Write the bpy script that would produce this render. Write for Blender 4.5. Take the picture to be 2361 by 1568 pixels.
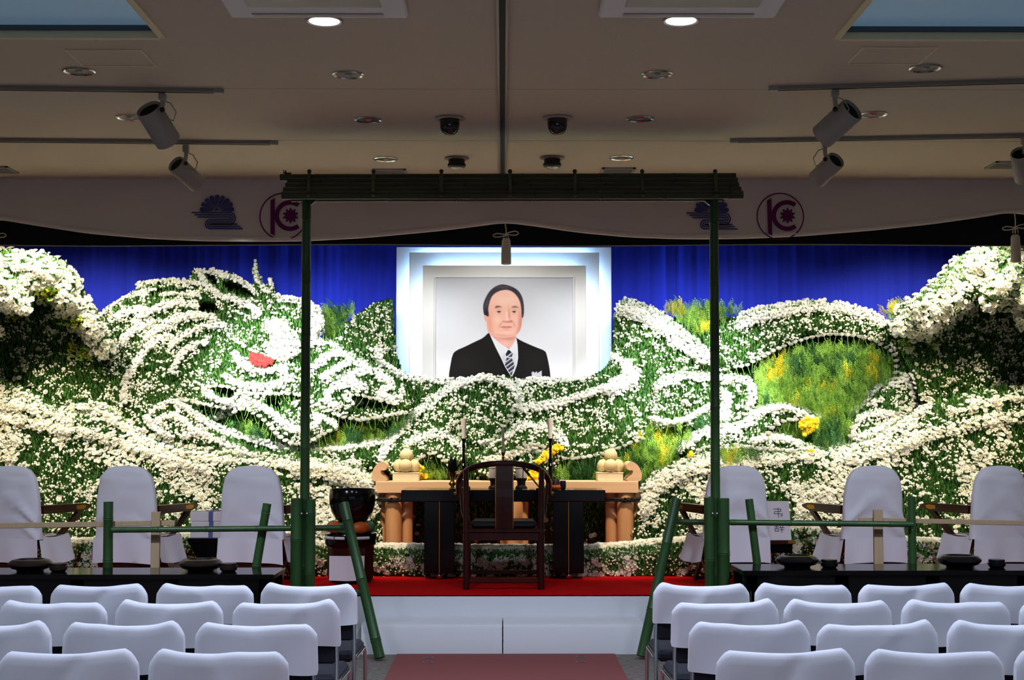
import bpy, math, random
import numpy as np
from mathutils import Vector, Matrix

for _o in list(bpy.data.objects):
    bpy.data.objects.remove(_o)
SC = bpy.context.scene
COL = SC.collection
PI = math.pi
F = 3279.0            # focal length in pixels of a 2361 wide frame
CX, CY = 1180.5, 784.0
EYE = Vector((0.0, 0.0, 1.56))
PITCH = math.atan(216.0 / F)
YAW = math.atan(20.5 / F)
H = 3.70              # ceiling height
STAGE = 0.38          # stage height

# ------------------------------------------------------------------ camera
cam = bpy.data.cameras.new('camera')
cam.sensor_width = 36.0
cam.lens = 36.0 * F / 2361.0
cam.clip_end = 100
cam_o = bpy.data.objects.new('camera', cam)
COL.objects.link(cam_o)
cam_o.location = EYE
cam_o.rotation_euler = (PI / 2 + PITCH, 0, -YAW)
SC.camera = cam_o
ROT = np.array(cam_o.rotation_euler.to_matrix())

# ------------------------------------------------------------------ view, world, lights
SC.view_settings.view_transform = 'Standard'
SC.view_settings.look = 'None'
SC.view_settings.gamma = 1.0
SC.view_settings.exposure = 0.0
SC.view_settings.use_curve_mapping = False
W = bpy.data.worlds.new('world')
SC.world = W
W.use_nodes = True
W.node_tree.nodes['Background'].inputs[0].default_value = (0.5, 0.6, 0.8, 1)
W.node_tree.nodes['Background'].inputs[1].default_value = 0.02


def light(kind, loc, target, power, color, **kw):
    d = bpy.data.lights.new(kind.lower() + '_light', kind)
    d.energy = power
    d.color = color
    for k, v in kw.items():
        setattr(d, k, v)
    o = bpy.data.objects.new(kind.lower() + '_light', d)
    COL.objects.link(o)
    o.location = loc
    o.rotation_euler = (Vector(target) - Vector(loc)).to_track_quat('-Z', 'Y').to_euler()
    return o


# altar spots: a bar of lamps hung behind the valance, washing the flowers from above
for x, p, c in ((-4.0, 260, (1.0, .88, .70)), (-2.6, 110, (1.0, .96, .90)), (-1.45, 130, (.96, .98, 1.0)), (0.0, 120, (1.0, .97, .93)),
                (1.5, 130, (.96, .98, 1.0)), (2.6, 110, (1.0, .96, .90)), (4.0, 260, (1.0, .88, .70))):
    light('SPOT', (x, 12.22, 3.55), (x * 1.02, 13.55, 1.75), p, c, spot_size=1.75, spot_blend=.55, shadow_soft_size=.10)
# ceiling track lamps and added middle spots, aimed under the banner at the dragon and the portrait
for loc, tgt, p, ang in (((-2.27, 10.75, 3.32), (-2.05, 13.6, 1.88), 1050, .62), ((2.25, 10.75, 3.32), (1.75, 13.6, 1.88), 1050, .62),
                         ((-1.5, 10.75, 3.32), (-.75, 13.4, 1.55), 200, .62), ((1.5, 10.75, 3.32), (.75, 13.4, 1.55), 160, .62), ((3.2, 10.75, 3.32), (3.0, 13.4, 1.6), 130, .66)):
    light('SPOT', loc, tgt, p, (.93, .97, 1.0), spot_size=ang, spot_blend=.6, shadow_soft_size=.06)
# warm lamps over the front of the altar
for x, p in ((-3.9, 370), (-2.5, 380), (-.95, 430), (.95, 430), (2.5, 380), (3.9, 370)):
    light('SPOT', (x, 10.8, 3.5), (x * .98, 12.6, 1.0 if abs(x) < 2 else 1.45), p, (1.0, .83, .60), spot_size=.86 if abs(x) < 2 else .78, spot_blend=.8, shadow_soft_size=.10)
# hall downlights (two of them are in view)
for x, y, p in ((-.92, 7.3, 230), (.92, 7.3, 230), (-3.3, 6.2, 135), (3.3, 6.2, 135), (-.92, 4.9, 80), (.92, 4.9, 80), (-3.3, 3.6, 110), (3.3, 3.6, 110), (-1.2, 2.2, 70), (1.2, 2.2, 70)):
    light('SPOT', (x, y, 3.66), (x, y + .01, 0), p, (.68, .78, 1.0), spot_size=2.25, spot_blend=.5, shadow_soft_size=.09)
for x in (-3.0, 3.0):  # added out-of-view spots that brighten the stage chairs
    light('SPOT', (x, 7.4, 3.62), (x * .95, 11.15, .85), 330, (.76, .83, 1.0), spot_size=.85, spot_blend=.7, shadow_soft_size=.09)
# added area light as daylight from the unseen rear of the hall
light('AREA', (0, -3.2, 2.0), (0, 6, 1.0), 32, (.66, .78, 1.0), shape='RECTANGLE', size=7.0, size_y=2.0)


# ------------------------------------------------------------------ projections from the photograph
def ray(px, py):
    px = np.asarray(px, float); py = np.asarray(py, float)
    d = np.stack([(px - CX) / F, (CY - py) / F, -np.ones_like(px)], -1)
    return d @ ROT.T


def WP(px, py, Y):
    d = ray(px, py)
    t = np.asarray(Y, float) / d[..., 1]
    return np.stack([d[..., 0] * t, d[..., 1] * t, EYE.z + d[..., 2] * t], -1)


def P(px, py, Y):
    return Vector([float(v) for v in WP(px, py, Y)])


def CP(px, py, z=H):
    d = ray(px, py)
    t = (z - EYE.z) / d[2]
    return Vector((float(d[0] * t), float(d[1] * t), z))


def ZP(px, py, z):
    return CP(px, py, z)


# ------------------------------------------------------------------ materials
def lin(c):
    return tuple((v / 255 / 12.92) if v / 255 <= .04045 else ((v / 255 + .055) / 1.055) ** 2.4 for v in c)


MATS = {}


def mat(name, rgb, rough=.6, metal=0.0, var=0.0, scale=30.0, bump=0.0, bscale=200.0, spec=.5, emit=None, estr=0.0, sheen=0.0, stretch=(1, 1, 1), coat=0.0):
    if name in MATS:
        return MATS[name]
    m = bpy.data.materials.new(name)
    m.use_nodes = True
    nt = m.node_tree
    b = nt.nodes['Principled BSDF']
    c = lin(rgb)
    b.inputs['Base Color'].default_value = (*c, 1)
    b.inputs['Roughness'].default_value = rough
    b.inputs['Metallic'].default_value = metal
    b.inputs['Specular IOR Level'].default_value = spec
    b.inputs['Coat Weight'].default_value = coat
    b.inputs['Sheen Weight'].default_value = sheen
    if emit:
        b.inputs['Emission Color'].default_value = (*lin(emit), 1)
        b.inputs['Emission Strength'].default_value = estr
    if var or bump:
        tc = nt.nodes.new('ShaderNodeTexCoord')
        mp = nt.nodes.new('ShaderNodeMapping')
        mp.inputs['Scale'].default_value = stretch
        nt.links.new(tc.outputs['Object'], mp.inputs[0])
    if var:
        n = nt.nodes.new('ShaderNodeTexNoise')
        n.inputs['Scale'].default_value = scale
        n.inputs['Detail'].default_value = 4
        nt.links.new(mp.outputs[0], n.inputs['Vector'])
        r = nt.nodes.new('ShaderNodeValToRGB')
        r.color_ramp.elements[0].position = .3
        r.color_ramp.elements[1].position = .7
        r.color_ramp.elements[0].color = (*[max(0, v * (1 - var)) for v in c], 1)
        r.color_ramp.elements[1].color = (*[min(1, v * (1 + var)) for v in c], 1)
        nt.links.new(n.outputs[0], r.inputs[0])
        nt.links.new(r.outputs[0], b.inputs['Base Color'])
    if bump:
        n2 = nt.nodes.new('ShaderNodeTexNoise')
        n2.inputs['Scale'].default_value = bscale
        n2.inputs['Detail'].default_value = 3
        nt.links.new(mp.outputs[0], n2.inputs['Vector'])
        bp = nt.nodes.new('ShaderNodeBump')
        bp.inputs['Strength'].default_value = bump
        bp.inputs['Distance'].default_value = .01
        nt.links.new(n2.outputs[0], bp.inputs['Height'])
        nt.links.new(bp.outputs[0], b.inputs['Normal'])
    MATS[name] = m
    return m


M_ceil = mat('ceiling_paper', (202, 191, 172), .9, var=.04, scale=60, bump=.15, bscale=400)
M_wall = mat('wall_paint', (190, 186, 180), .9, bump=.1)
M_carpet = mat('speckled_carpet', (120, 112, 104), .95, var=.55, scale=38, bump=.5, bscale=300, stretch=(.6, 1.6, 1))
M_runner = mat('rose_runner', (140, 82, 80), .95, spec=.1, var=.06, scale=200, bump=.4, bscale=500)
M_red = mat('red_carpet', (208, 6, 14), .95, spec=.08, var=.08, scale=40, bump=.4, bscale=500)
M_wcloth = mat('white_cloth', (226, 226, 234), .85, bump=.12, bscale=600, sheen=.2)
M_wpanel = mat('white_panel', (228, 230, 232), .7, bump=.03)
M_black = mat('black_lacquer', (9, 8, 10), .14, spec=.35)
M_blackm = mat('black_matte', (12, 12, 13), .6)
M_darkpad = mat('navy_upholstery', (22, 24, 36), .85, bump=.1)
M_chrome = mat('chrome', (200, 204, 210), .18, 1.0)
M_gold = mat('gold_fitting', (190, 140, 50), .35, .9)
M_brass = mat('brass', (176, 140, 66), .22, 1.0)
M_rose = mat('rosewood', (54, 16, 10), .34, var=.35, scale=18, stretch=(1, 1, .12), spec=.3, coat=.12)
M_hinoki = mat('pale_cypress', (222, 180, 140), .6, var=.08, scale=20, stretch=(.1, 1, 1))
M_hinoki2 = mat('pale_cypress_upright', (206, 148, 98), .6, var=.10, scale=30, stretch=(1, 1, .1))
M_box = mat('cream_box', (226, 210, 176), .7, var=.03)
M_melon = mat('netted_melon', (205, 186, 140), .8, var=.16, scale=160, bump=.3, bscale=220)
M_stem = mat('dry_stem', (150, 160, 90), .8)
M_bamboo = mat('green_bamboo', (44, 80, 38), .4, var=.22, scale=9, stretch=(1, 1, .3))
M_bamboo_d = mat('dark_bamboo', (40, 48, 26), .5, var=.4, scale=8, stretch=(.3, 1, 1))
M_bamboo_cut = mat('bamboo_cut', (120, 128, 84), .8)
M_pine = mat('plain_timber', (176, 152, 118), .7, var=.08, scale=30, stretch=(1, 1, .1))
M_blue = mat('blue_cloth', (46, 62, 214), .9, spec=.1, var=.10, scale=3, stretch=(6, 1, .15), bump=.15, bscale=500)
M_banner = mat('banner_cloth', (206, 198, 196), .9, bump=.1, bscale=500)
M_bannerhem = mat('banner_hem', (216, 208, 204), .9, bump=.1, bscale=500)
M_blackcloth = mat('black_cloth', (10, 10, 12), .95)
M_grey = mat('grey_edge_piping', (130, 126, 130), .8)
M_lav = mat('emblem_lavender', (62, 64, 122), .9)
M_plum = mat('emblem_plum', (88, 2, 76), .9)
M_track = mat('track_aluminium', (140, 136, 130), .45, .4)
M_lamp = mat('lamp_housing', (158, 154, 146), .5)
M_dark = mat('dark_void', (6, 6, 6), .8)
M_trim = mat('cream_trim', (216, 206, 168), .6)
M_bluepanel = mat('panel_added_glow', (140, 170, 190), .6, emit=(120, 160, 190), estr=.22)  # faint glow added to brighten an unlit translucent panel
M_smoke = mat('smoked_dome', (10, 10, 12), .08, coat=.5)
M_lit = mat('lit_lamp', (255, 255, 255), .5, emit=(245, 246, 255), estr=9.0)
M_led = mat('led_strip', (255, 255, 255), .5, emit=(176, 218, 255), estr=34.0)
M_frame = mat('portrait_mount', (226, 226, 224), .7)
M_glowpanel = mat('backlit_panel', (224, 230, 240), .75)
M_wax = mat('white_wax', (226, 222, 222), .5)
M_paper = mat('white_paper', (222, 216, 220), .8)
M_ink = mat('ink', (56, 52, 80), .8)
M_ribbon = mat('blue_ribbon', (84, 94, 150), .6)
M_orange = mat('orange_brocade', (206, 92, 26), .45, var=.25, scale=60)
M_greenb = mat('green_brocade', (70, 120, 84), .5, var=.2, scale=60)
M_bowl = mat('bronze_bowl', (40, 30, 26), .3, .3, var=.2, scale=20)
M_bowl2 = mat('dark_bowl', (16, 16, 20), .2, .2)
M_navy = mat('navy_ceramic', (20, 24, 48), .2)
M_steel = mat('brushed_steel', (150, 150, 152), .3, .9)
M_rope = mat('black_rope', (14, 12, 12), .9)
M_tassel = mat('tassel_silk', (206, 198, 182), .7, bump=.5, bscale=300, stretch=(1, 1, .05))
M_foam = mat('dark_foliage_base', (26, 52, 18), .95, spec=.05, var=.4, scale=40)
M_petal = mat('white_petal', (243, 242, 233), .7, var=.03, scale=50)
M_eye = mat('yellow_disc', (226, 200, 70), .8)
def translucent(m, f):
    nt = m.node_tree
    out = nt.nodes['Material Output']; b = nt.nodes['Principled BSDF']
    t = nt.nodes.new('ShaderNodeBsdfTranslucent'); mx = nt.nodes.new('ShaderNodeMixShader')
    src = b.inputs['Base Color']
    t.inputs[0].default_value = src.default_value
    if src.links: nt.links.new(src.links[0].from_socket, t.inputs[0])
    mx.inputs[0].default_value = f
    nt.links.new(b.outputs[0], mx.inputs[1]); nt.links.new(t.outputs[0], mx.inputs[2]); nt.links.new(mx.outputs[0], out.inputs[0])


M_leaf = mat('leaf', (76, 128, 56), .7, var=.35, scale=25)
M_leaf2 = mat('leaf_light', (112, 158, 72), .7, var=.3, scale=25)
M_bud = mat('cream_bud', (244, 240, 214), .7)
M_fern = mat('conifer_green', (138, 182, 70), .7, var=.3, scale=14)
M_fern2 = mat('conifer_yellow', (230, 216, 50), .7, var=.2, scale=14)
M_fern3 = mat('conifer_deep', (52, 104, 50), .7, var=.3, scale=14)
M_ymum = mat('yellow_petal', (255, 214, 0), .7)
M_rmum = mat('red_petal', (222, 44, 40), .7)
for _m, _f in ((M_petal, .35), (M_leaf, .25)):
    translucent(_m, _f)
M_green_logo = mat('green_print', (70, 130, 96), .9)


# ------------------------------------------------------------------ mesh builder
def rotz(a):
    return Matrix.Rotation(a, 3, 'Z')


def frame_of(d):
    d = Vector(d).normalized()
    a = Vector((0, 0, 1)) if abs(d.z) < .9 else Vector((0, 1, 0))
    u = a.cross(d).normalized()
    return u, d.cross(u).normalized(), d


class MB:
    def __init__(s):
        s.v = []; s.f = []; s.mi = []; s.sm = []

    def add(s, vs, fs, mi=0, smooth=False, M=None):
        o = len(s.v)
        for p in vs:
            p = Vector(p)
            s.v.append(tuple(M @ p) if M is not None else tuple(p))
        for f in fs:
            s.f.append([i + o for i in f]); s.mi.append(mi); s.sm.append(smooth)
        return s

    def box(s, c, size, mi=0, R=None, bev=0.0):
        x, y, z = [d / 2 for d in size]
        c = Vector(c)
        if bev <= 0:
            vs = [(sx * x, sy * y, sz * z) for sx in (-1, 1) for sy in (-1, 1) for sz in (-1, 1)]
            fs = [(0, 1, 3, 2), (4, 6, 7, 5), (0, 4, 5, 1), (2, 3, 7, 6), (0, 2, 6, 4), (1, 5, 7, 3)]
        else:
            b = min(bev, x * .9, y * .9, z * .9)
            vs = []; idx = {}
            for sx in (-1, 1):
                for sy in (-1, 1):
                    for sz in (-1, 1):
                        for k in range(3):
                            p = [sx * (x - b), sy * (y - b), sz * (z - b)]
                            p[k] = (sx * x, sy * y, sz * z)[k]
                            idx[(sx, sy, sz, k)] = len(vs); vs.append(tuple(p))
            fs = []
            for k in range(3):
                a, c2 = [i for i in range(3) if i != k]
                for sg in (-1, 1):
                    q = []
                    for (sa, sb) in ((-1, -1), (1, -1), (1, 1), (-1, 1)):
                        t = [0, 0, 0]; t[k] = sg; t[a] = sa; t[c2] = sb
                        q.append(idx[(*t, k)])
                    fs.append(q)
            for k in range(3):
                a, c2 = [i for i in range(3) if i != k]
                for sa in (-1, 1):
                    for sb in (-1, 1):
                        t1 = [0, 0, 0]; t1[a] = sa; t1[c2] = sb; t1[k] = -1
                        t2 = list(t1); t2[k] = 1
                        fs.append([idx[(*t1, a)], idx[(*t2, a)], idx[(*t2, c2)], idx[(*t1, c2)]])
            for sx in (-1, 1):
                for sy in (-1, 1):
                    for sz in (-1, 1):
                        fs.append([idx[(sx, sy, sz, k)] for k in range(3)])
        vs = [(R @ Vector(p) if R is not None else Vector(p)) + c for p in vs]
        return s.add(vs, fs, mi)

    def bx(s, x0, x1, y0, y1, z0, z1, mi=0, bev=0.0):
        return s.box(((x0 + x1) / 2, (y0 + y1) / 2, (z0 + z1) / 2), (abs(x1 - x0), abs(y1 - y0), abs(z1 - z0)), mi, None, bev)

    def tube(s, pts, r, n=10, mi=0, caps=True, flat=1.0, mcap=None):
        pts = [Vector(p) for p in pts]
        rs = r if isinstance(r, (list, tuple)) else [r] * len(pts)
        rings = []
        u = None
        for i, p in enumerate(pts):
            a = pts[max(0, i - 1)]; b = pts[min(len(pts) - 1, i + 1)]
            d = (b - a).normalized()
            if u is None:
                u, w, _ = frame_of(d)
            else:
                u = (u - d * u.dot(d)).normalized(); w = d.cross(u)
            rings.append([p + (u * math.cos(2 * PI * k / n) + w * math.sin(2 * PI * k / n) * flat) * rs[i] for k in range(n)])
        vs = [q for rg in rings for q in rg]
        fs = []
        for i in range(len(pts) - 1):
            for k in range(n):
                fs.append((i * n + k, i * n + (k + 1) % n, (i + 1) * n + (k + 1) % n, (i + 1) * n + k))
        s.add(vs, fs, mi, True)
        if caps:
            s.add(rings[0], [list(range(n))[::-1]], mi if mcap is None else mcap)
            s.add(rings[-1], [list(range(n))], mi if mcap is None else mcap)
        return s

    def lathe(s, prof, c=(0, 0, 0), n=24, mi=0, axis=(0, 0, 1), squash=1.0):
        u, w, d = frame_of(axis)
        c = Vector(c)
        vs = []; fs = []
        for (r, z) in prof:
            for k in range(n):
                a = 2 * PI * k / n
                vs.append(c + u * (r * math.cos(a)) + w * (r * math.sin(a) * squash) + d * z)
        for i in range(len(prof) - 1):
            for k in range(n):
                fs.append((i * n + k, i * n + (k + 1) % n, (i + 1) * n + (k + 1) % n, (i + 1) * n + k))
        return s.add(vs, fs, mi, True)

    def ball(s, c, r, n=16, mi=0, sq=(1, 1, 1)):
        c = Vector(c); vs = []; fs = []
        m = n // 2
        for i in range(m + 1):
            t = PI * i / m
            for k in range(n):
                a = 2 * PI * k / n
                vs.append(c + Vector((r * sq[0] * math.sin(t) * math.cos(a), r * sq[1] * math.sin(t) * math.sin(a), r * sq[2] * math.cos(t))))
        for i in range(m):
            for k in range(n):
                fs.append((i * n + k, (i + 1) * n + k, (i + 1) * n + (k + 1) % n, i * n + (k + 1) % n))
        return s.add(vs, fs, mi, True)

    def prism(s, poly, a, b, mi=0, plane='xz'):
        """poly extruded from depth a to depth b; plane xz extrudes in y, xy in z, yz in x"""
        n = len(poly)

        def mk(p, t):
            return {'xz': (p[0], t, p[1]), 'xy': (p[0], p[1], t), 'yz': (t, p[0], p[1])}[plane]
        vs = [mk(p, a) for p in poly] + [mk(p, b) for p in poly]
        fs = [list(range(n)), list(range(n, 2 * n))[::-1]] + [(i, (i + 1) % n, n + (i + 1) % n, n + i) for i in range(n)]
        return s.add(vs, fs, mi)

    def sheet(s, grid, mi=0, smooth=True):
        r, c = len(grid), len(grid[0])
        vs = [p for row in grid for p in row]
        fs = [(i * c + j, i * c + j + 1, (i + 1) * c + j + 1, (i + 1) * c + j) for i in range(r - 1) for j in range(c - 1)]
        return s.add(vs, fs, mi, smooth)

    def mesh(s, name, mats, off=(0, 0, 0), sharp=40):
        me = bpy.data.meshes.new(name)
        off = Vector(off)
        me.from_pydata([tuple(Vector(p) - off) for p in s.v], [], s.f)
        for m in (mats if isinstance(mats, (list, tuple)) else [mats]):
            me.materials.append(m)
        me.polygons.foreach_set('material_index', s.mi)
        me.polygons.foreach_set('use_smooth', [bool(x) for x in s.sm])
        import bmesh
        bm = bmesh.new(); bm.from_mesh(me)
        bmesh.ops.recalc_face_normals(bm, faces=bm.faces)
        bm.to_mesh(me); bm.free()
        if any(s.sm):
            me.set_sharp_from_angle(angle=math.radians(sharp))
        me.update()
        return me

    def build(s, name, mats, parent=None, loc=None):
        """world-space vertices; loc (or the parent's place) becomes the origin"""
        off = Vector(loc) if loc is not None else (wloc(parent) if parent else Vector((0, 0, 0)))
        o = bpy.data.objects.new(name, s.mesh(name, mats, off))
        COL.objects.link(o)
        if parent:
            o.parent = parent
            o.location = off - wloc(parent)
        else:
            o.location = off
        return o


def wloc(o):
    l = Vector((0, 0, 0))
    while o:
        l += o.location; o = o.parent
    return l


def tag(o, label=None, cat=None, group=None, kind=None):
    if label: o['label'] = label
    if cat: o['category'] = cat
    if group: o['group'] = group
    if kind: o['kind'] = kind
    return o


def root(name, loc, label, cat, group=None, rz=0.0):
    o = bpy.data.objects.new(name, None)
    o.empty_display_size = .1
    COL.objects.link(o)
    o.location = loc
    o.rotation_euler = (0, 0, rz)
    return tag(o, label, cat, group)


def dup(o, loc=None, rz=None, label=None, parent=None):
    c = o.copy()
    COL.objects.link(c)
    if loc is not None: c.location = loc
    if rz is not None: c.rotation_euler = (0, 0, rz)
    if label: c['label'] = label
    if parent: c.parent = parent
    for ch in list(o.children):
        dup(ch, parent=c)
    return c


def struct(name, mb, mats):
    return tag(mb.build(name, mats), kind='structure')


RND = random.Random(7)
# ================================================================== ROOM
XL, XR, YB, YR = -5.6, 5.6, 14.7, -4.0
struct('floor', MB().bx(XL, XR, YR, YB, -.1, 0), M_carpet)
struct('wall_left', MB().bx(XL - .1, XL, YR, YB, 0, H), M_wall)
struct('wall_right', MB().bx(XR, XR + .1, YR, YB, 0, H), M_wall)
struct('wall_back', MB().bx(XL, XR, YB, YB + .1, 0, H), M_wall)
struct('wall_rear', MB().bx(XL, XR, YR - .1, YR, 0, H), M_wall)


def ceil_rect(a, b, c, d):
    """ceiling rectangle that holds the four pictured corners"""
    q = [CP(*p) for p in (a, b, c, d)]
    return q


# bluish panel troughs: rectangular holes in the ceiling left and right
lf = CP(370, 86); rf = CP(1938, 83)
TR = [(-5.2, lf.x, 5.6, lf.y), (rf.x, 5.2, 5.6, rf.y)]
cm = MB()
ys = sorted({YR, 5.6, lf.y, rf.y, YB})
ycut = (lf.y + rf.y) / 2
TR = [(-5.2, lf.x, 5.6, ycut), (rf.x, 5.2, 5.6, ycut)]
T = .10
cm.bx(XL, XR, YR, 5.6, H, H + T)
cm.bx(XL, XR, ycut, YB, H, H + T)
cm.bx(XL, -5.2, 5.6, ycut, H, H + T)
cm.bx(lf.x, rf.x, 5.6, ycut, H, H + T)
cm.bx(5.2, XR, 5.6, ycut, H, H + T)
struct('ceiling', cm, M_ceil)
for i, (x0, x1, y0, y1) in enumerate(TR):
    side = 'left' if i == 0 else 'right'
    r = root('ceiling_light_panel', ((x0 + x1) / 2, (y0 + y1) / 2, H), 'large recessed bluish ceiling panel with a cream frame, at the upper ' + side + ' of the photo', 'ceiling panel', 'recessed panels in the ceiling')
    MB().bx(x0 - .1, x1 + .1, y0 - .1, y1 + .1, H + .055, H + .085).build('panel', M_bluepanel, r)
    f = MB()
    w = .035
    f.bx(x0 - w, x0 + .003, y0, y1, H - .012, H + .055); f.bx(x1 - .003, x1 + w, y0, y1, H - .012, H + .055)
    f.bx(x0, x1, y1 - .003, y1 + w, H - .012, H + .028); f.bx(x0, x1, y0 - w, y0 + .003, H - .012, H + .055)
    f.build('frame', M_trim, r)
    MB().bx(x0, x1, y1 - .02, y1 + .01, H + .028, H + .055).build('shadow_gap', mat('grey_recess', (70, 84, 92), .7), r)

# centre slot with metal edges
c0 = CP(1161.5, 3); c1 = CP(1161.5, 404)
sl = MB()
sl.bx(-.005 - .017, -.005 + .017, 5.5, 11.9, H - .012, H + .002)
struct('trim_1', sl, M_dark)
e = MB()
for s in (-1, 1):
    e.bx(-.005 + s * .017, -.005 + s * .030, 5.5, 11.9, H - .016, H + .002)
struct('trim_2', e, M_track)
# fine joints of the ceiling boards
for n, py in ((3, 205.5), (4, 324.5)):
    c = CP(1160, py)
    struct('trim_%d' % n, MB().bx(XL, XR, c.y - .006, c.y + .006, H - .0012, H + .002), mat('ceiling_joint', (184, 175, 163), .9))

# ceiling mounted air conditioners
for i, (xa, xb, lab) in enumerate(((533, 942, 'left'), (1379, 1787, 'right'))):
    a = CP(xa, 27); b = CP(xb, 27)
    x0, x1 = min(a.x, b.x), max(a.x, b.x)
    y1 = (a.y + b.y) / 2
    r = root('air_conditioner', ((x0 + x1) / 2, y1 - .5, H), 'white ceiling air conditioner cassette cut by the top edge, %s of the dark slot' % lab, 'air conditioner', 'ceiling air conditioners')
    MB().bx(x0, x1, y1 - 1.0, y1, H - .035, H + .0, bev=.012).build('body', M_wpanel, r)
    MB().bx(x0 + .12, x1 - .12, y1 - .09, y1 - .045, H - .041, H - .034, bev=.003).build('louver', M_lamp, r)
    MB().bx(x0 + .12, x1 - .12, y1 - .85, y1 - .2, H - .040, H - .034, bev=.003).build('grille', M_lamp, r)

# access hatches
for (pts, lab) in ((((150, 112), (333, 118), (352, 152), (193, 148)), 'left'), (((1985, 112), (2163, 106), (2118, 142), (1958, 149)), 'right')):
    q = [CP(*p) for p in pts]
    x0 = (q[0].x + q[3].x) / 2; x1 = (q[1].x + q[2].x) / 2
    y0 = (q[0].y + q[1].y) / 2; y1 = (q[2].y + q[3].y) / 2
    if x0 > x1: x0, x1 = x1, x0
    r = root('ceiling_hatch', ((x0 + x1) / 2, (y0 + y1) / 2, H), 'square ceiling access hatch with a thin brass rim, %s side' % lab, 'hatch', 'ceiling hatches')
    f = MB()
    w = .012
    f.bx(x0, x1, y0 - w, y0, H - .006, H + .002); f.bx(x0, x1, y1, y1 + w, H - .006, H + .002)
    f.bx(x0 - w, x0, y0 - w, y1 + w, H - .006, H + .002); f.bx(x1, x1 + w, y0 - w, y1 + w, H - .006, H + .002)
    f.build('rim', M_trim, r)
    MB().bx(x0, x1, y0, y1, H - .002, H + .002).build('door', M_ceil, r)

# downlights
def downlight(px, py, lab, lit=False, rad=.088):
    c = CP(px, py)
    r = root('downlight', c, lab, 'downlight', 'recessed ceiling downlights')
    MB().lathe([(rad - .012, -.004), (rad, -.010), (rad + .008, -.006), (rad + .008, .002)], c, 28).build('rim', M_chrome if not lit else M_lamp, r)
    if lit:
        MB().lathe([(0, -.006), (rad - .012, -.006), (rad - .012, .002)], c, 28).build('diffuser', M_lit, r)
    else:
        MB().lathe([(rad - .012, -.004), (rad - .03, -.001), (.03, -.002), (0, -.002)], c, 28).build('reflector', mat('lamp_reflector', (64, 62, 58), .5, .2), r)
        MB().lathe([(.022, .002), (.022, -.004), (.012, -.011), (0, -.012)], c, 14).build('bulb', M_lamp, r)
    return r


downlight(748, 47, 'lit round white downlight, left of the dark ceiling slot', True, .09)
downlight(1570, 46, 'lit round white downlight, right of the dark ceiling slot', True, .09)
for px, py, lab in ((182, 163, 'unlit downlight below the left ceiling hatch'), (300, 270, 'unlit downlight half behind the upper left spotlight'),
                    (803, 171, 'unlit downlight, second back in the row left of the slot'), (849, 275, 'unlit downlight, third back in the row left of the slot'),
                    (889, 366, 'unlit downlight beside the left air vent'), (2134, 156, 'unlit downlight beside the right ceiling hatch'),
                    (2013, 263, 'unlit downlight beside the upper right spotlight'), (1515, 170, 'unlit downlight, second back in the row right of the slot'),
                    (1475, 273, 'unlit downlight, third back in the row right of the slot'), (1433, 363, 'unlit downlight beside the right air vent')):
    downlight(px, py, lab)

# dome cameras and eyeball lamps
for px, py, s in ((1037, 272, 'left'), (1285, 271, 'right')):
    c = CP(px, py)
    r = root('dome_camera', c, 'black dome camera on the ceiling, %s of the slot' % s, 'camera', 'ceiling dome cameras')
    MB().lathe([(0, -.002), (.10, -.002), (.104, -.008), (.095, -.014), (.07, -.014)], c, 28).build('mount_ring', M_lamp, r)
    MB().lathe([(.068, -.010), (.068, -.05), (.064, -.075), (.052, -.098), (.032, -.113), (0, -.118)], c, 28).build('dome', M_smoke, r)
for px, py, s in ((1053, 364, 'left'), (1273, 363, 'right')):
    c = CP(px, py)
    r = root('ceiling_spotlight', c, 'dark stepped ceiling projector lamp, %s of the slot above the gate roof' % s, 'spotlight', 'stepped ceiling projector lamps')
    MB().lathe([(0, -.002), (.094, -.002), (.096, -.010), (.06, -.016)], c, 28).build('mount_ring', M_track, r)
    MB().lathe([(.064, -.012), (.062, -.045), (.07, -.048), (.07, -.068), (.062, -.074), (.05, -.08)], c, 28).build('body', M_blackm, r)
    MB().lathe([(.05, -.08), (.03, -.092), (0, -.095)], c, 20).build('lens', M_steel, r)

# air vents
for px, py, lab in ((900, 396, 'slotted air vent left above the gate roof'), (1424, 393, 'slotted air vent right above the gate roof'),
                    (-8, 390, 'slotted air vent at the left edge of the photo'), (2322, 379, 'slotted air vent at the right edge of the photo')):
    c = CP(px, py)
    r = root('air_vent', c, lab, 'vent', 'ceiling air vents')
    w, d = .135, .135
    f = MB()
    f.bx(c.x - w, c.x + w, c.y - d, c.y - d + .02, H - .012, H + .002); f.bx(c.x - w, c.x + w, c.y + d - .02, c.y + d, H - .012, H + .002)
    f.bx(c.x - w, c.x - w + .02, c.y - d, c.y + d, H - .012, H + .002); f.bx(c.x + w - .02, c.x + w, c.y - d, c.y + d, H - .012, H + .002)
    f.build('frame', M_lamp, r)
    MB().bx(c.x - w + .02, c.x + w - .02, c.y - d + .02, c.y + d - .02, H - .003, H + .002).build('duct', M_track, r)
    for k in range(5):
        y = c.y - d + .045 + k * .045
        MB().bx(c.x - w + .02, c.x + w - .02, y - .008, y + .008, H - .010, H - .002).build('slat', M_lamp, r)

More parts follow.
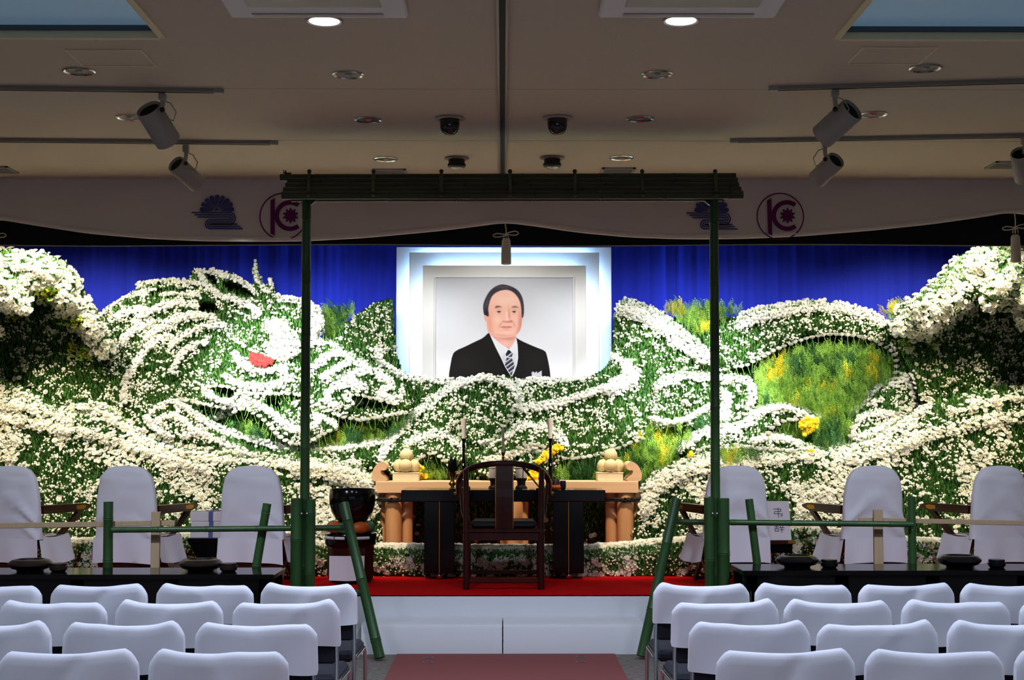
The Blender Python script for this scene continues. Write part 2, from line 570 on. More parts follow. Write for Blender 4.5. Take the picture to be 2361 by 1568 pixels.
# lighting tracks
def track(pa, pb, lab):
    a = CP(*pa); b = CP(*pb)
    r = root('lighting_track', (a + b) / 2, lab, 'lighting track', 'ceiling lighting tracks')
    d = (b - a).normalized()
    n = Vector((-d.y, d.x, 0))
    Rm = Matrix((d, n, Vector((0, 0, 1)))).transposed()
    L = (b - a).length
    m = MB()
    m.box((a + b) / 2 + Vector((0, 0, -.013)), (L, .036, .026), 0, Rm)
    m.build('rail', M_track, r)
    MB().box((a + b) / 2 + Vector((0, 0, -.027)), (L - .1, .012, .003), 0, Rm).build('slot', M_dark, r)
    for p, s in ((a, 1), (b, -1)):
        MB().box(p + d * (s * .03) + Vector((0, 0, -.014)), (.06, .040, .030), 0, Rm, .004).build('end_cap', M_lamp, r)
    return a, b


track((-30, 197.5), (515, 205), 'upper left ceiling lighting track, nearer the viewer')
track((-30, 319), (641, 326), 'lower left ceiling lighting track, nearer the banner')
track((2400, 181), (1772, 199.5), 'upper right ceiling lighting track, nearer the viewer')
track((2400, 308), (1683, 321), 'lower right ceiling lighting track, nearer the banner')


def spot(px, py, ptop, pbot, rad, lab, cable):
    """cylinder spotlight; ptop and pbot are the pictured centres of its two ends"""
    a = CP(px, py)
    Y = a.y
    top = P(*ptop, Y + .02); bot = P(*pbot, Y + .20)
    r = root('track_spotlight', a, lab, 'spotlight', 'cylinder spotlights on the ceiling tracks')
    hang = P(px, py + 24, Y)
    MB().bx(a.x - .022, a.x + .022, Y - .02, Y + .02, hang.z, a.z - .024, bev=.004).build('adapter', M_lamp, r)
    d = (bot - top).normalized()
    L = (bot - top).length
    side = top + d * (L * .22)
    s = 1 if bot.x > top.x else -1
    att = Vector((hang.x - s * .006, Y - .01, min(side.z + .02, hang.z - .03)))
    MB().tube([hang + Vector((0, 0, .005)), Vector((hang.x, Y, hang.z - .03)), att], .015, 8).build('arm', M_lamp, r)
    MB().lathe([(rad - .006, 0), (rad, .008), (rad, L), (rad - .008, L + .004), (rad - .012, L - .02), (rad - .014, .02), (rad - .006, 0)], top, 28, 0, d).build('housing', M_lamp, r)
    MB().lathe([(0, .02), (rad - .014, .02)], top, 24, 0, d).build('rear_plate', M_dark, r)
    MB().lathe([(0, L - .05), (rad - .012, L - .05)], top, 24, 0, d).build('lamp_face', M_steel, r)
    MB().ball(att + Vector((s * .012, -.02, -.002)), .017, 10).build('knob', M_blackm, r)
    pts = [hang, hang + Vector((cable * .05, 0, -.02)), hang + Vector((cable * .085, 0, -.075)), hang + Vector((cable * .07, 0, -.13)), top + d * .05 + Vector((cable * .02, 0, 0))]
    MB().tube(pts, .0045, 6).build('cable', M_lamp, r)


spot(375, 207, (341, 250), (388, 326), .082, 'grey cylinder spotlight on the upper left track', 1)
spot(429, 327, (404, 377), (455, 424), .070, 'grey cylinder spotlight on the lower left track', 1)
spot(1925, 198, (1966, 252), (1896, 315), .082, 'grey cylinder spotlight on the upper right track', 1)
spot(1902, 317, (1929, 368), (1883, 414), .070, 'grey cylinder spotlight on the lower right track, left one', -1)
spot(2362, 309, (2352, 352), (2362, 412), .070, 'grey cylinder spotlight cut by the right edge of the photo', 1)

# ================================================================== STAGE
sm = root('stage_platform', (0, 10.54, 0), 'low stage with a white front board under the flower altar', 'stage')
MB().bx(XL + .02, XR - .02, 10.56, YB - .02, 0, STAGE - .012).build('deck', M_blackm, sm)
a = P(815, 1370, 10.54); b = P(1512, 1370, 10.54)
MB().bx(XL + .02, XR - .02, 10.545, 10.56, 0, STAGE - .004).build('front_panel', M_wpanel, sm)
MB().bx(XL + .02, XR - .02, 10.545, YB - .02, STAGE - .012, STAGE).build('carpet', M_red, sm)
xs0, xm, xs1 = P(833, 1460, 10.2).x, P(1159, 1460, 10.2).x, P(1483, 1460, 10.2).x
for x0, x1, lab in ((xs0, xm - .004, 'left white step block before the stage'), (xm + .004, xs1, 'right white step block before the stage')):
    g = MB()
    n = 14
    ztop = .212
    sec = [(10.2, 0), (10.2, ztop - .03), (10.212, ztop - .008), (10.235, ztop), (10.54, ztop + .004), (10.54, 0)]
    rows = []
    for i in range(n + 1):
        x = x0 + (x1 - x0) * i / n
        wv = .003 * math.sin(i * 1.7 + x0 * 9) if 0 < i < n else 0
        rows.append([(x, y - (wv if y < 10.22 else 0), z + (wv if z > .1 and y < 10.3 else 0)) for y, z in sec])
    g.sheet(rows, 0, True)
    g.add(rows[0], [list(range(6))]); g.add(rows[-1], [list(range(6))[::-1]])
    tag(g.build('step_block', M_wpanel, None, (x0, 10.37, 0)), lab, 'step', 'white step blocks')

# rose runner on the floor
a = ZP(919, 1502, 0); b = ZP(1414, 1502, 0)
tag(MB().bx(a.x, b.x, 2.0, 10.19, 0, .006).build('carpet_runner', M_runner, None, (0, 6, 0)), 'dusty rose carpet runner leading to the steps', 'carpet')
for pts, lab in ((((988, 1518), (986, 1528)), 'floor socket with two metal slots, left side of the runner'), (((1340, 1515), (1340, 1527)), 'floor socket with two metal slots, right side of the runner')):
    q = [ZP(*p, 0.006) for p in pts]
    r = root('floor_socket', (q[0] + q[1]) / 2, lab, 'floor socket', 'floor sockets in the runner')
    for c in q:
        MB().bx(c.x - .034, c.x + .034, c.y - .014, c.y + .014, .006, .010, bev=.002).build('slot_frame', M_steel, r)
        MB().bx(c.x - .026, c.x + .026, c.y - .006, c.y + .006, .010, .0105).build('slot', M_dark, r)

# ================================================================== BACKDROP AND BANNER
rows = []
xs = np.linspace(XL + .05, XR - .05, 400)
for z in np.linspace(STAGE, 3.6, 10):
    rows.append([(x, 14.42 + .012 * math.sin(x * 31) * math.sin(x * 2.3 + 1) + .006 * math.sin(x * 71), z) for x in xs])
bd = root('blue_backdrop', (0, 14.42, STAGE), 'deep blue cloth backdrop hanging behind the white flowers', 'backdrop')
seams = [-9, P(380, 640, 14.42).x, P(752, 640, 14.42).x, P(1564, 640, 14.42).x, P(1796, 640, 14.42).x, P(1960, 640, 14.42).x, 9]
for a, b in zip(seams[:-1], seams[1:]):
    idx = [i for i, x in enumerate(xs) if a <= x <= b]
    if len(idx) < 2: continue
    i0, i1 = max(0, idx[0] - 1), idx[-1]
    off = RND.uniform(-.006, .006)
    MB().sheet([[(p[0], p[1] + off, p[2]) for p in row[i0:i1 + 1]] for row in rows]).build('cloth_panel', M_blue, bd)

YBN = 11.86
bot = [(-170, 530), (-10, 505), (60, 517), (200, 539), (330, 550), (460, 556), (600, 557.5), (700, 556), (850, 548), (1000, 534), (1090, 523), (1165, 513),
       (1240, 523), (1330, 536), (1450, 547), (1580, 552), (1700, 551), (1850, 545), (2000, 533), (2150, 517), (2260, 502), (2335, 489), (2420, 505), (2500, 520)]
bx_ = np.linspace(-150, 2490, 200)
by_ = np.interp(bx_, [p[0] for p in bot], [p[1] for p in bot])
k = np.ones(5) / 5
by_s = np.convolve(np.pad(by_, 2, 'edge'), k, 'valid')
bn = root('altar_banner', (0, YBN, H), 'long white cloth banner with crests, draped in scallops below the ceiling', 'banner')
rows = []; hem = []
low = [P(x, y, YBN) for x, y in zip(bx_, by_s)]
for t in np.linspace(0, 1, 9):
    rows.append([(p.x, YBN + .006 * math.sin(p.x * 5 + t * 3) + .03 * t * (1 - t), H - .001 - t * (H - .001 - p.z - .035)) for p in low])
MB().sheet(rows).build('cloth', M_banner, bn)
hm = []
for t in np.linspace(0, 1, 5):
    hm.append([(p.x, rows[-1][i][1] - .012 * math.sin(t * PI) - .006, p.z + .040 * (1 - t)) for i, p in enumerate(low)])
for t in np.linspace(0, 1, 3)[1:]:
    hm.append([(p.x, rows[-1][i][1] + .05 * t, p.z + .006 * t) for i, p in enumerate(low)])
MB().sheet(hm).build('hem', M_bannerhem, bn)


def flat_strip(mb, pts, w, y, mi=0):
    """ribbon of width w along 2D points (x, z) at depth y, 3 mm thick"""
    n = len(pts)
    L = []; Rr = []
    for i in range(n):
        a = pts[max(0, i - 1)]; b = pts[min(n - 1, i + 1)]
        dx, dz = b[0] - a[0], b[1] - a[1]
        l = math.hypot(dx, dz) or 1
        nx, nz = -dz / l * w / 2, dx / l * w / 2
        L.append((pts[i][0] + nx, y, pts[i][1] + nz)); Rr.append((pts[i][0] - nx, y, pts[i][1] - nz))
    vs = L + Rr
    mb.add(vs, [(i, i + 1, n + i + 1, n + i) for i in range(n - 1)], mi)


def flat_poly(mb, pts, y, mi=0):
    mb.add([(p[0], y, p[1]) for p in pts], [list(range(len(pts)))], mi)


YE = YBN - .014
SCB = YBN / F
def crest(cx, cz, s):
    """half chrysanthemum over three winding streams; s metres per pictured pixel"""
    m = MB()
    base = (cx, cz + 14 * s)
    n = 9
    for i in range(n):
        a = PI * (i + .5) / n if False else math.radians(4 + 172 * i / (n - 1))
        d = (math.cos(a), math.sin(a)); q = (-d[1], d[0])
        pr = []
        r0, r1 = 8 * s, 40 * s
        for (rr, ww) in ((r0, 1.0), (r1 * .8, 5.4), (r1 * .93, 5.0), (r1, 2.6)):
            pr.append((rr, ww * s))
        lo = .0
        left = [(base[0] + d[0] * r + q[0] * w, base[1] + d[1] * r * .92 + q[1] * w) for r, w in pr]
        right = [(base[0] + d[0] * r - q[0] * w, base[1] + d[1] * r * .92 - q[1] * w) for r, w in pr][::-1]
        flat_poly(m, left + right, YE)
    hub = [(base[0] + 6 * s * math.cos(t), base[1] + 6 * s * math.sin(t)) for t in np.linspace(0, PI, 10)]
    flat_poly(m, hub, YE)
    for k, off in enumerate((0, 1, 2)):
        top = cz + (9 - off * 5.2) * s
        x0 = cx - (59 - off * 7) * s
        xr = cx + (30 - 0) * s
        r1 = (18.5 - off * 5.2) * s * .62
        zc = cz - 4.6 * s
        path = [(x0, top), (xr - 0 * s, top)]
        rr = (top - zc)
        path += [(xr + rr * .95 * math.sin(t), zc + rr * math.cos(t)) for t in np.linspace(.15, PI, 10)]
        bz = zc - rr
        xl = cx - 16 * s
        zc2 = cz - 13.5 * s
        # return bend on the left, mirrored order of the lines
        ro = (4.0 + (2 - off) * 0 + off * 5.2) * s * .9
        mid = bz
        path += [(xl, mid)]
        end = cz - (18 + (off) * 5.2) * s
        rc = (mid - end) / 2
        zc3 = (mid + end) / 2
        path += [(xl - abs(rc) * .95 * math.sin(t), zc3 + rc * math.cos(t)) for t in np.linspace(.15, PI, 10)]
        path += [(cx + (48 + off * 6) * s, end)]
        flat_strip(m, path, 3.4 * s, YE)
    return m


def emblem(cx, cz, s):
    """thin ring holding an upright bar, an open letter C and a ten petal flower"""
    m = MB()
    R = 54 * s
    flat_strip(m, [(cx + R * math.cos(t), cz + R * math.sin(t)) for t in np.linspace(0, 2 * PI, 64)], 3.0 * s, YE)
    flat_poly(m, [(cx - 30 * s, cz + 37 * s), (cx - 20 * s, cz + 43 * s), (cx - 19 * s, cz - 45 * s), (cx - 29 * s, cz - 40 * s)], YE)
    cc = (cx + 16 * s, cz + 2 * s)
    flat_strip(m, [(cc[0] + 31 * s * math.cos(t), cc[1] + 31 * s * math.sin(t)) for t in np.linspace(math.radians(52), math.radians(308), 40)], 10.5 * s, YE)
    fl = []
    for i in range(60):
        t = 2 * PI * i / 60
        r = (15.5 + 3.2 * math.cos(10 * t)) * s
        fl.append((cc[0] + 1 * s + r * math.sin(t), cc[1] + r * math.cos(t)))
    flat_poly(m, fl, YE)
    return m


for px, py in ((500, 499), (1641, 500)):
    c = P(px, py, YE); crest(c.x, c.z, SCB).build('crest_print', M_lav, bn)
for px, py in ((653, 499), (1799, 499)):
    c = P(px, py, YE); emblem(c.x, c.z, SCB * 1.0).build('emblem_print', M_plum, bn)

# black valance behind the banner with a grey piping
v0 = 565.5
vr = []
vx = np.linspace(-150, 2490, 60)
for t in np.linspace(0, 1, 4):
    vr.append([tuple(P(x, 0, 12.05).xy) + (H - .01 - t * (H - .01 - P(x, v0 + 1.8 * math.sin(x * .006), 12.05).z),) for x in vx])
vr = [[(p[0], 12.05 + .006 * math.sin(p[0] * 3), p[2]) for p in row] for row in vr]
vl = root('black_valance', (0, 12.05, H), 'straight black cloth valance hanging behind the scalloped banner', 'valance')
MB().sheet(vr).build('cloth', M_blackcloth, vl)
MB().tube([(p[0], p[1] - .006, p[2]) for p in vr[-1]], .005, 6).build('piping', M_grey, vl)


def tassel(px, py_top, py_knot, py_a, py_b, Y, lab):
    k = P(px, py_knot, Y); a = P(px, py_a, Y); b = P(px, py_b, Y); t = P(px - 2, py_top, Y)
    r = root('tassel', k, lab, 'tassel', 'cord tassels of the banner')
    m = MB()
    m.tube([t, (t + k) / 2 + Vector((.004, 0, 0)), k, a + Vector((0, 0, .01))], .0055, 7)
    for s in (-1, 1):
        lp = [(0, 0), (.035, .012), (.075, .020), (.10, .012), (.105, .002), (.09, -.010), (.05, -.012), (0, -.004)]
        if s > 0: lp = [(x * .98, z * 1.1 + .004) for x, z in lp]
        else: lp = [(x * 1.05, z - .006 - x * .1) for x, z in lp]
        m.tube([k + Vector((s * x, -.004, z)) for x, z in lp], .0045, 7)
        m.tube([k, k + Vector((s * .02, 0, -.02)), k + Vector((s * .022, 0, -.05))], .004, 6)
    m.ball(k, .012, 10)
    m.build('cord_bow', M_tassel, r)
    L = a.z - b.z
    MB().lathe([(0, 0), (.026, -.002), (.036, -.02), (.038, -.07), (.037, -.075), (.040, -.08), (.042, -L), (.03, -L - .004), (0, -L + .01)], a, 20).build('skirt', M_tassel, r)


tassel(1167, 517, 540, 549, 609, 11.80, 'grey silk tassel with cord bow hanging before the portrait')
tassel(2341, 491, 524, 541, 604, 11.80, 'pale tassel with cord bow hanging at the right edge')
tassel(-14, 510, 545, 560, 622, 11.80, 'tassel cord bow whose loop shows at the left edge')
# ================================================================== PORTRAIT
pr = root('portrait_display', P(1163, 870, 14.1), 'large framed portrait of a man in a black suit on stepped backlit white boards', 'portrait')


def pboard(x0, x1, y0, y1, Y, th, name, m, rim=None):
    a = P(x0, y0, Y); b = P(x1, y1, Y)
    MB().bx(a.x, b.x, Y, Y + th, b.z, a.z, bev=.004).build(name, m, pr)
    return a, b


a1, b1 = pboard(914, 1411, 569.5, 905, 14.20, .03, 'outer_board', M_glowpanel)
a2, b2 = pboard(944, 1382.5, 582, 905, 14.09, .02, 'middle_board', M_glowpanel)
a3, b3 = pboard(975, 1352, 612, 905, 13.97, .02, 'mount_board', M_frame)
for (a, b, Y) in ((a2, b2, 14.115), (a3, b3, 13.995)):
    s = MB(); w = .05
    zt = a.z - w; zb = a.z - 1.22
    s.bx(a.x + w + .05, b.x - w - .05, Y, Y + .012, zt - .012, zt)
    s.bx(a.x + w, a.x + w + .012, Y, Y + .012, zb, zt - .1)
    s.bx(b.x - w - .012, b.x - w, Y, Y + .012, zb, zt - .1)
    s.build('led_strip', M_led, pr)

# the printed photograph: a grid of points that carries the print's colours
GXN, GYN = 318, 262
X0p, X1p, Y0p, Y1p = 1004.5, 1322.0, 640.0, 902.0


def inpoly(px, py, poly):
    r = np.zeros(px.shape, bool)
    n = len(poly)
    for i in range(n):
        x1, y1 = poly[i]; x2, y2 = poly[(i + 1) % n]
        if y1 == y2: continue
        c = (py < max(y1, y2)) & (py >= min(y1, y2))
        xx = x1 + (py - y1) * (x2 - x1) / (y2 - y1)
        r ^= c & (px < xx)
    return r


def smooth_poly(poly, it=2):
    p = [np.array(q, float) for q in poly]
    for _ in range(it):
        q = []
        for i in range(len(p)):
            a, b = p[i], p[(i + 1) % len(p)]
            q += [a * .75 + b * .25, a * .25 + b * .75]
        p = q
    return [tuple(v) for v in p]


gx = np.linspace(X0p, X1p, GXN); gy = np.linspace(Y0p, Y1p, GYN)
QX, QY = np.meshgrid(gx, gy)
FX = (QX - 980) * 6.0306; FY = (QY - 620) * 6.0306      # the close-up's own pixels
img = np.zeros((GYN, GXN, 3))
t = ((QY - 640) / 230).clip(0, 1)[..., None]
img[:] = np.array((196, 199, 207)) * (1 - t) + np.array((243, 243, 247)) * t


def cover(poly, sm=2, ss=3):
    q = smooth_poly(poly, sm) if sm else poly
    acc = np.zeros(FX.shape)
    for i in range(ss):
        for j in range(ss):
            acc += inpoly(FX + ((i + .5) / ss - .5) * 6.03, FY + ((j + .5) / ss - .5) * 6.03, q)
    return acc / ss / ss


def blur(a, n):
    k = np.ones(2 * n + 1) / (2 * n + 1)
    for ax in (0, 1):
        a = np.apply_along_axis(lambda v: np.convolve(np.pad(v, n, 'edge'), k, 'valid'), ax, a)
    return a


def paint(cov, rgb, op=1.0):
    global img
    c = (cov * op)[..., None]
    img = img * (1 - c) + np.array(rgb) * c


def blob(x, y, rx, ry, rgb, op, rot=0.0, mask=None):
    dx, dy = FX - x, FY - y
    c, s = math.cos(rot), math.sin(rot)
    u = (dx * c + dy * s) / rx; v = (-dx * s + dy * c) / ry
    g = np.exp(-(u * u + v * v))
    if mask is not None: g = g * mask
    paint(g, rgb, op)


suit = [(322, 1720), (330, 1480), (345, 1380), (380, 1190), (430, 1135), (560, 1080), (700, 1010), (810, 960), (888, 880), (905, 905), (1100, 1000), (1268, 948), (1290, 975), (1400, 1030), (1560, 1098), (1668, 1138), (1692, 1190), (1722, 1330), (1745, 1480), (1745, 1720)]
cs = cover(suit, 1)
paint(cs, (30, 28, 28))
blob(560, 1300, 200, 160, (40, 38, 38), .6, 0, cs); blob(1500, 1300, 140, 160, (38, 36, 36), .6, 0, cs)
paint(cover([(1000, 1090), (1060, 1240), (1120, 1390), (1210, 1560), (1180, 1560), (1090, 1400), (1030, 1250)], 1), (18, 17, 18), .7)
shirt = [(888, 885), (960, 960), (1165, 1110), (1268, 950), (1288, 1060), (1296, 1230), (1280, 1330), (1245, 1430), (1206, 1505), (1192, 1492), (1110, 1360), (1055, 1240), (975, 1080)]
ch = cover(shirt, 0)
paint(ch, (229, 229, 234))
blob(1120, 1290, 50, 90, (190, 192, 206), .8, -.4, ch); blob(1240, 1300, 30, 120, (196, 198, 214), .7, 0, ch)
paint(cover([(1165, 1112), (1060, 1250), (1068, 1256), (1130, 1190)], 0), (190, 192, 204), .6)
paint(cover([(1220, 1180), (1245, 1195), (1286, 1240), (1270, 1180)], 0), (205, 206, 216), .6)
neck = [(888, 830), (892, 905), (960, 965), (1060, 1050), (1165, 1112), (1215, 1065), (1268, 955), (1262, 860)]
cn = cover(neck, 1)
paint(cn, (236, 176, 160))
blob(1150, 960, 130, 40, (206, 132, 120), .75, 0, cn); blob(960, 930, 60, 30, (220, 150, 136), .6, .6, cn); blob(1110, 1030, 60, 40, (246, 196, 180), .6, 0, cn)
tie = [(1122, 1185), (1152, 1130), (1172, 1128), (1222, 1178), (1204, 1232), (1225, 1290), (1246, 1350), (1216, 1440), (1204, 1500), (1160, 1420), (1112, 1340), (1135, 1240)]
ct = cover(tie, 0)
paint(ct, (34, 34, 44))
for k in range(7):
    o = 1180 + k * 62
    paint(cover([(1090, o + 70), (1260, o - 60), (1260, o - 42), (1090, o + 88)], 0) * ct, (214, 214, 224))
    paint(cover([(1090, o + 98), (1260, o - 32), (1260, o - 26), (1090, o + 104)], 0) * ct, (150, 152, 166))
paint(cover([(1128, 1215), (1170, 1225), (1206, 1222), (1204, 1236), (1160, 1240), (1132, 1232)], 0), (232, 232, 238), .9)
paint(cover([(1484, 1510), (1482, 1442), (1500, 1424), (1524, 1446), (1552, 1424), (1562, 1450), (1622, 1412), (1624, 1496)], 0), (206, 206, 216))
# ears, face
for e in ([(812, 622), (824, 700), (850, 745), (872, 775), (880, 680), (846, 640)], [(1340, 660), (1372, 645), (1366, 690), (1344, 730)]):
    ce = cover(e, 1); paint(ce, (238, 180, 168)); paint(blur(ce, 3) * ce, (222, 150, 140), .25)
face = [(838, 560), (860, 640), (856, 740), (860, 820), (876, 885), (920, 925), (1000, 950), (1090, 958), (1180, 954), (1250, 936), (1298, 896), (1332, 836), (1348, 740), (1352, 650), (1350, 520), (1330, 420), (1270, 320), (1180, 270), (1080, 270), (960, 310), (890, 400), (850, 480)]
cf = cover(face, 2)
paint(cf, (243, 188, 168))
blob(1130, 420, 170, 90, (250, 210, 192), .8, 0, cf); blob(1110, 370, 110, 40, (240, 190, 176), .5, 0, cf)
blob(900, 740, 50, 150, (222, 150, 128), .7, 0, cf); blob(1325, 740, 34, 160, (206, 130, 114), .8, 0, cf)
blob(1000, 700, 70, 60, (252, 202, 186), .7, 0, cf); blob(1255, 700, 50, 60, (248, 196, 182), .6, 0, cf)
blob(1100, 925, 150, 24, (224, 152, 136), .7, 0, cf); blob(1130, 890, 90, 28, (250, 204, 186), .7, 0, cf)
blob(925, 860, 26, 70, (226, 156, 138), .5, -.5, cf); blob(1290, 860, 22, 60, (216, 144, 130), .6, .5, cf)
blob(1015, 560, 60, 24, (232, 176, 164), .5, 0, cf); blob(1235, 565, 56, 24, (228, 170, 160), .5, 0, cf)
# nose
blob(1170, 640, 14, 80, (206, 134, 116), .6, -.12, cf); blob(1135, 650, 16, 80, (254, 216, 202), .8, 0, cf)
blob(1150, 735, 52, 14, (190, 106, 94), .85, 0, cf); blob(1095, 730, 14, 12, (206, 126, 112), .7, 0, cf); blob(1200, 728, 14, 14, (190, 104, 96), .8, 0, cf); blob(1140, 705, 30, 22, (250, 206, 190), .8, 0, cf)
blob(1165, 560, 10, 40, (220, 160, 146), .4, 0, cf)
# cheek folds
blob(1045, 780, 10, 50, (206, 126, 110), .6, .55, cf); blob(1240, 775, 8, 46, (200, 122, 108), .6, -.45, cf)
# mouth
blob(1135, 800, 100, 10, (236, 166, 152), .6, 0, cf)
paint(blur(cover([(1035, 812), (1090, 803), (1140, 806), (1190, 802), (1218, 808), (1190, 813), (1140, 815), (1080, 814)], 1), 1), (140, 62, 58), .95)
paint(blur(cover([(1060, 818), (1140, 818), (1200, 815), (1175, 832), (1130, 838), (1085, 832)], 1), 1), (228, 142, 132), .85)
blob(1130, 852, 60, 8, (222, 154, 138), .6, 0, cf)
# eyes
for ex, w in ((1028, 38), (1238, 36)):
    paint(blur(cover([(ex - w, 600), (ex - 16, 590), (ex + 12, 588), (ex + w, 599), (ex + 12, 608), (ex - 14, 608)], 1), 0), (236, 226, 224), .9)
    blob(ex + 2, 599, 15, 10, (30, 22, 24), 1.0); blob(ex, 598, 10, 9, (16, 12, 14), 1.0); blob(ex + 6, 593, 3.5, 3.5, (240, 240, 244), .5)
    paint(blur(cover([(ex - w, 580), (ex - 10, 566), (ex + 18, 566), (ex + w, 580), (ex + 16, 573), (ex - 14, 573)], 1), 1), (206, 142, 128), .5)
    paint(blur(cover([(ex - w - 6, 604), (ex - 20, 586), (ex + 14, 582), (ex + w + 6, 600), (ex + 14, 594), (ex - 16, 597)], 1), 0), (92, 58, 56), .9)
    blob(ex, 628, 34, 7, (226, 164, 150), .7, 0, cf); blob(ex, 562, 40, 7, (226, 168, 152), .6, 0, cf)
# brows
paint(blur(cover([(968, 545), (985, 515), (1010, 510), (1060, 524), (1072, 534), (1020, 534), (990, 545)], 1), 1), (84, 62, 62), .8)
paint(blur(cover([(1195, 535), (1220, 520), (1262, 514), (1290, 528), (1300, 545), (1265, 536), (1220, 540)], 1), 1), (92, 68, 68), .75)
# hair
hair = [(806, 540), (812, 600), (822, 640), (846, 645), (884, 672), (886, 610), (876, 560), (894, 470), (925, 385), (975, 335), (1050, 300), (1130, 288), (1190, 302), (1245, 338), (1296, 400), (1326, 470), (1340, 560), (1342, 640), (1346, 690), (1372, 655), (1378, 540), (1364, 430), (1332, 350), (1285, 290), (1205, 244), (1110, 216), (1040, 218), (965, 250), (895, 310), (842, 400), (812, 480)]
chh = cover(hair, 1)
paint(blur(chh, 1) * .35 + chh * .65, (62, 58, 66))
blob(1080, 255, 160, 18, (92, 88, 96), .5, .05, chh); blob(860, 480, 20, 90, (96, 92, 100), .5, .3, chh); blob(1345, 480, 14, 100, (84, 80, 90), .4, -.2, chh)
blob(850, 610, 24, 50, (34, 30, 34), .7, 0, chh); blob(1240, 290, 60, 20, (44, 40, 46), .5, .5, chh)
img = img.clip(0, 255)

YPH = 13.962
wp = WP(QX, QY, YPH)
off = np.array(wloc(pr))
me = bpy.data.meshes.new('photograph')
vv = (wp - off).reshape(-1, 3)
nv = len(vv)
ii = np.arange(nv).reshape(GYN, GXN)
quads = np.stack([ii[:-1, :-1], ii[1:, :-1], ii[1:, 1:], ii[:-1, 1:]], -1).reshape(-1, 4)
me.vertices.add(nv); me.vertices.foreach_set('co', vv.ravel())
me.loops.add(quads.size); me.loops.foreach_set('vertex_index', quads.ravel().astype(np.int32))
me.polygons.add(len(quads)); me.polygons.foreach_set('loop_start', (np.arange(len(quads)) * 4).astype(np.int32))
me.update(calc_edges=True)
ca = me.color_attributes.new('print', 'FLOAT_COLOR', 'POINT')
li = img.reshape(-1, 3) / 255
li = np.where(li <= .04045, li / 12.92, ((li + .055) / 1.055) ** 2.4)
ca.data.foreach_set('color', np.concatenate([li, np.ones((nv, 1))], 1).ravel())
mp = bpy.data.materials.new('photo_print'); mp.use_nodes = True
at = mp.node_tree.nodes.new('ShaderNodeAttribute'); at.attribute_name = 'print'
bs = mp.node_tree.nodes['Principled BSDF']
mp.node_tree.links.new(at.outputs['Color'], bs.inputs['Base Color'])
bs.inputs['Roughness'].default_value = .8
bs.inputs['Specular IOR Level'].default_value = .08
me.materials.append(mp)
ph = bpy.data.objects.new('photograph', me); COL.objects.link(ph); ph.parent = pr
ph['label'] = 'printed photograph of a man in a black suit with striped tie'
a, b = P(X0p, Y0p, YPH), P(X1p, Y1p, YPH)
f = MB(); w = .012
f.bx(a.x - w, b.x + w, YPH - .012, YPH + .006, a.z, a.z + w); f.bx(a.x - w, a.x, YPH - .012, YPH + .006, b.z, a.z); f.bx(b.x, b.x + w, YPH - .012, YPH + .006, b.z, a.z)
f.build('inner_frame', M_frame, pr)
# ================================================================== FLOWER RELIEF
NR = np.random.default_rng(11)
CROPS = {1: (200, 590, 4.216), 2: (200, 850, 4.216), 3: (700, 760, 5.226), 4: (980, 840, 4.071), 5: (1400, 660, 3.733), 6: (1700, 680, 3.920), 7: (0, 560, 3.563), 8: (2040, 560, 3.564), 0: (0, 0, 1.0)}


def T(c, *v):
    ox, oy, s = CROPS[c]
    return [(ox + v[i] / s, oy + v[i + 1] / s) for i in range(0, len(v), 2)]


STEP = 4
U = np.arange(-100, 2464, STEP, float); V = np.arange(536, 1348, STEP, float)
PX, PY = np.meshgrid(U, V)
NAN = np.nan
LAB = np.zeros(PX.shape, int)
DEP = np.full(PX.shape, NAN)
BUD = np.zeros(PX.shape); WHT = np.zeros(PX.shape); SIZ = np.full(PX.shape, 9.0); LEA = np.ones(PX.shape)
BASE = np.interp(PY, [540, 640, 760, 860, 960, 1060, 1130, 1200, 1260, 1340], [14.12, 13.98, 13.75, 13.5, 13.3, 13.0, 12.8, 12.58, 12.38, 12.25])
CENTER = (PX > 868) & (PX < 1474) & (PY > 1090)
BASE = np.where(CENTER, np.maximum(BASE, 12.86), BASE)


def box_of(pts, m):
    xs_ = [p[0] for p in pts]; ys_ = [p[1] for p in pts]
    i0 = max(0, int((min(ys_) - m - V[0]) / STEP)); i1 = min(len(V), int((max(ys_) + m - V[0]) / STEP) + 2)
    j0 = max(0, int((min(xs_) - m - U[0]) / STEP)); j1 = min(len(U), int((max(xs_) + m - U[0]) / STEP) + 2)
    return slice(i0, i1), slice(j0, j1)


def seg_dist(px, py, pts, closed=False):
    d = np.full(px.shape, 1e9)
    q = list(pts) + ([pts[0]] if closed else [])
    for (x1, y1), (x2, y2) in zip(q[:-1], q[1:]):
        dx, dy = x2 - x1, y2 - y1
        l2 = dx * dx + dy * dy + 1e-9
        t = (((px - x1) * dx + (py - y1) * dy) / l2).clip(0, 1)
        d = np.minimum(d, np.hypot(px - x1 - t * dx, py - y1 - t * dy))
    return d


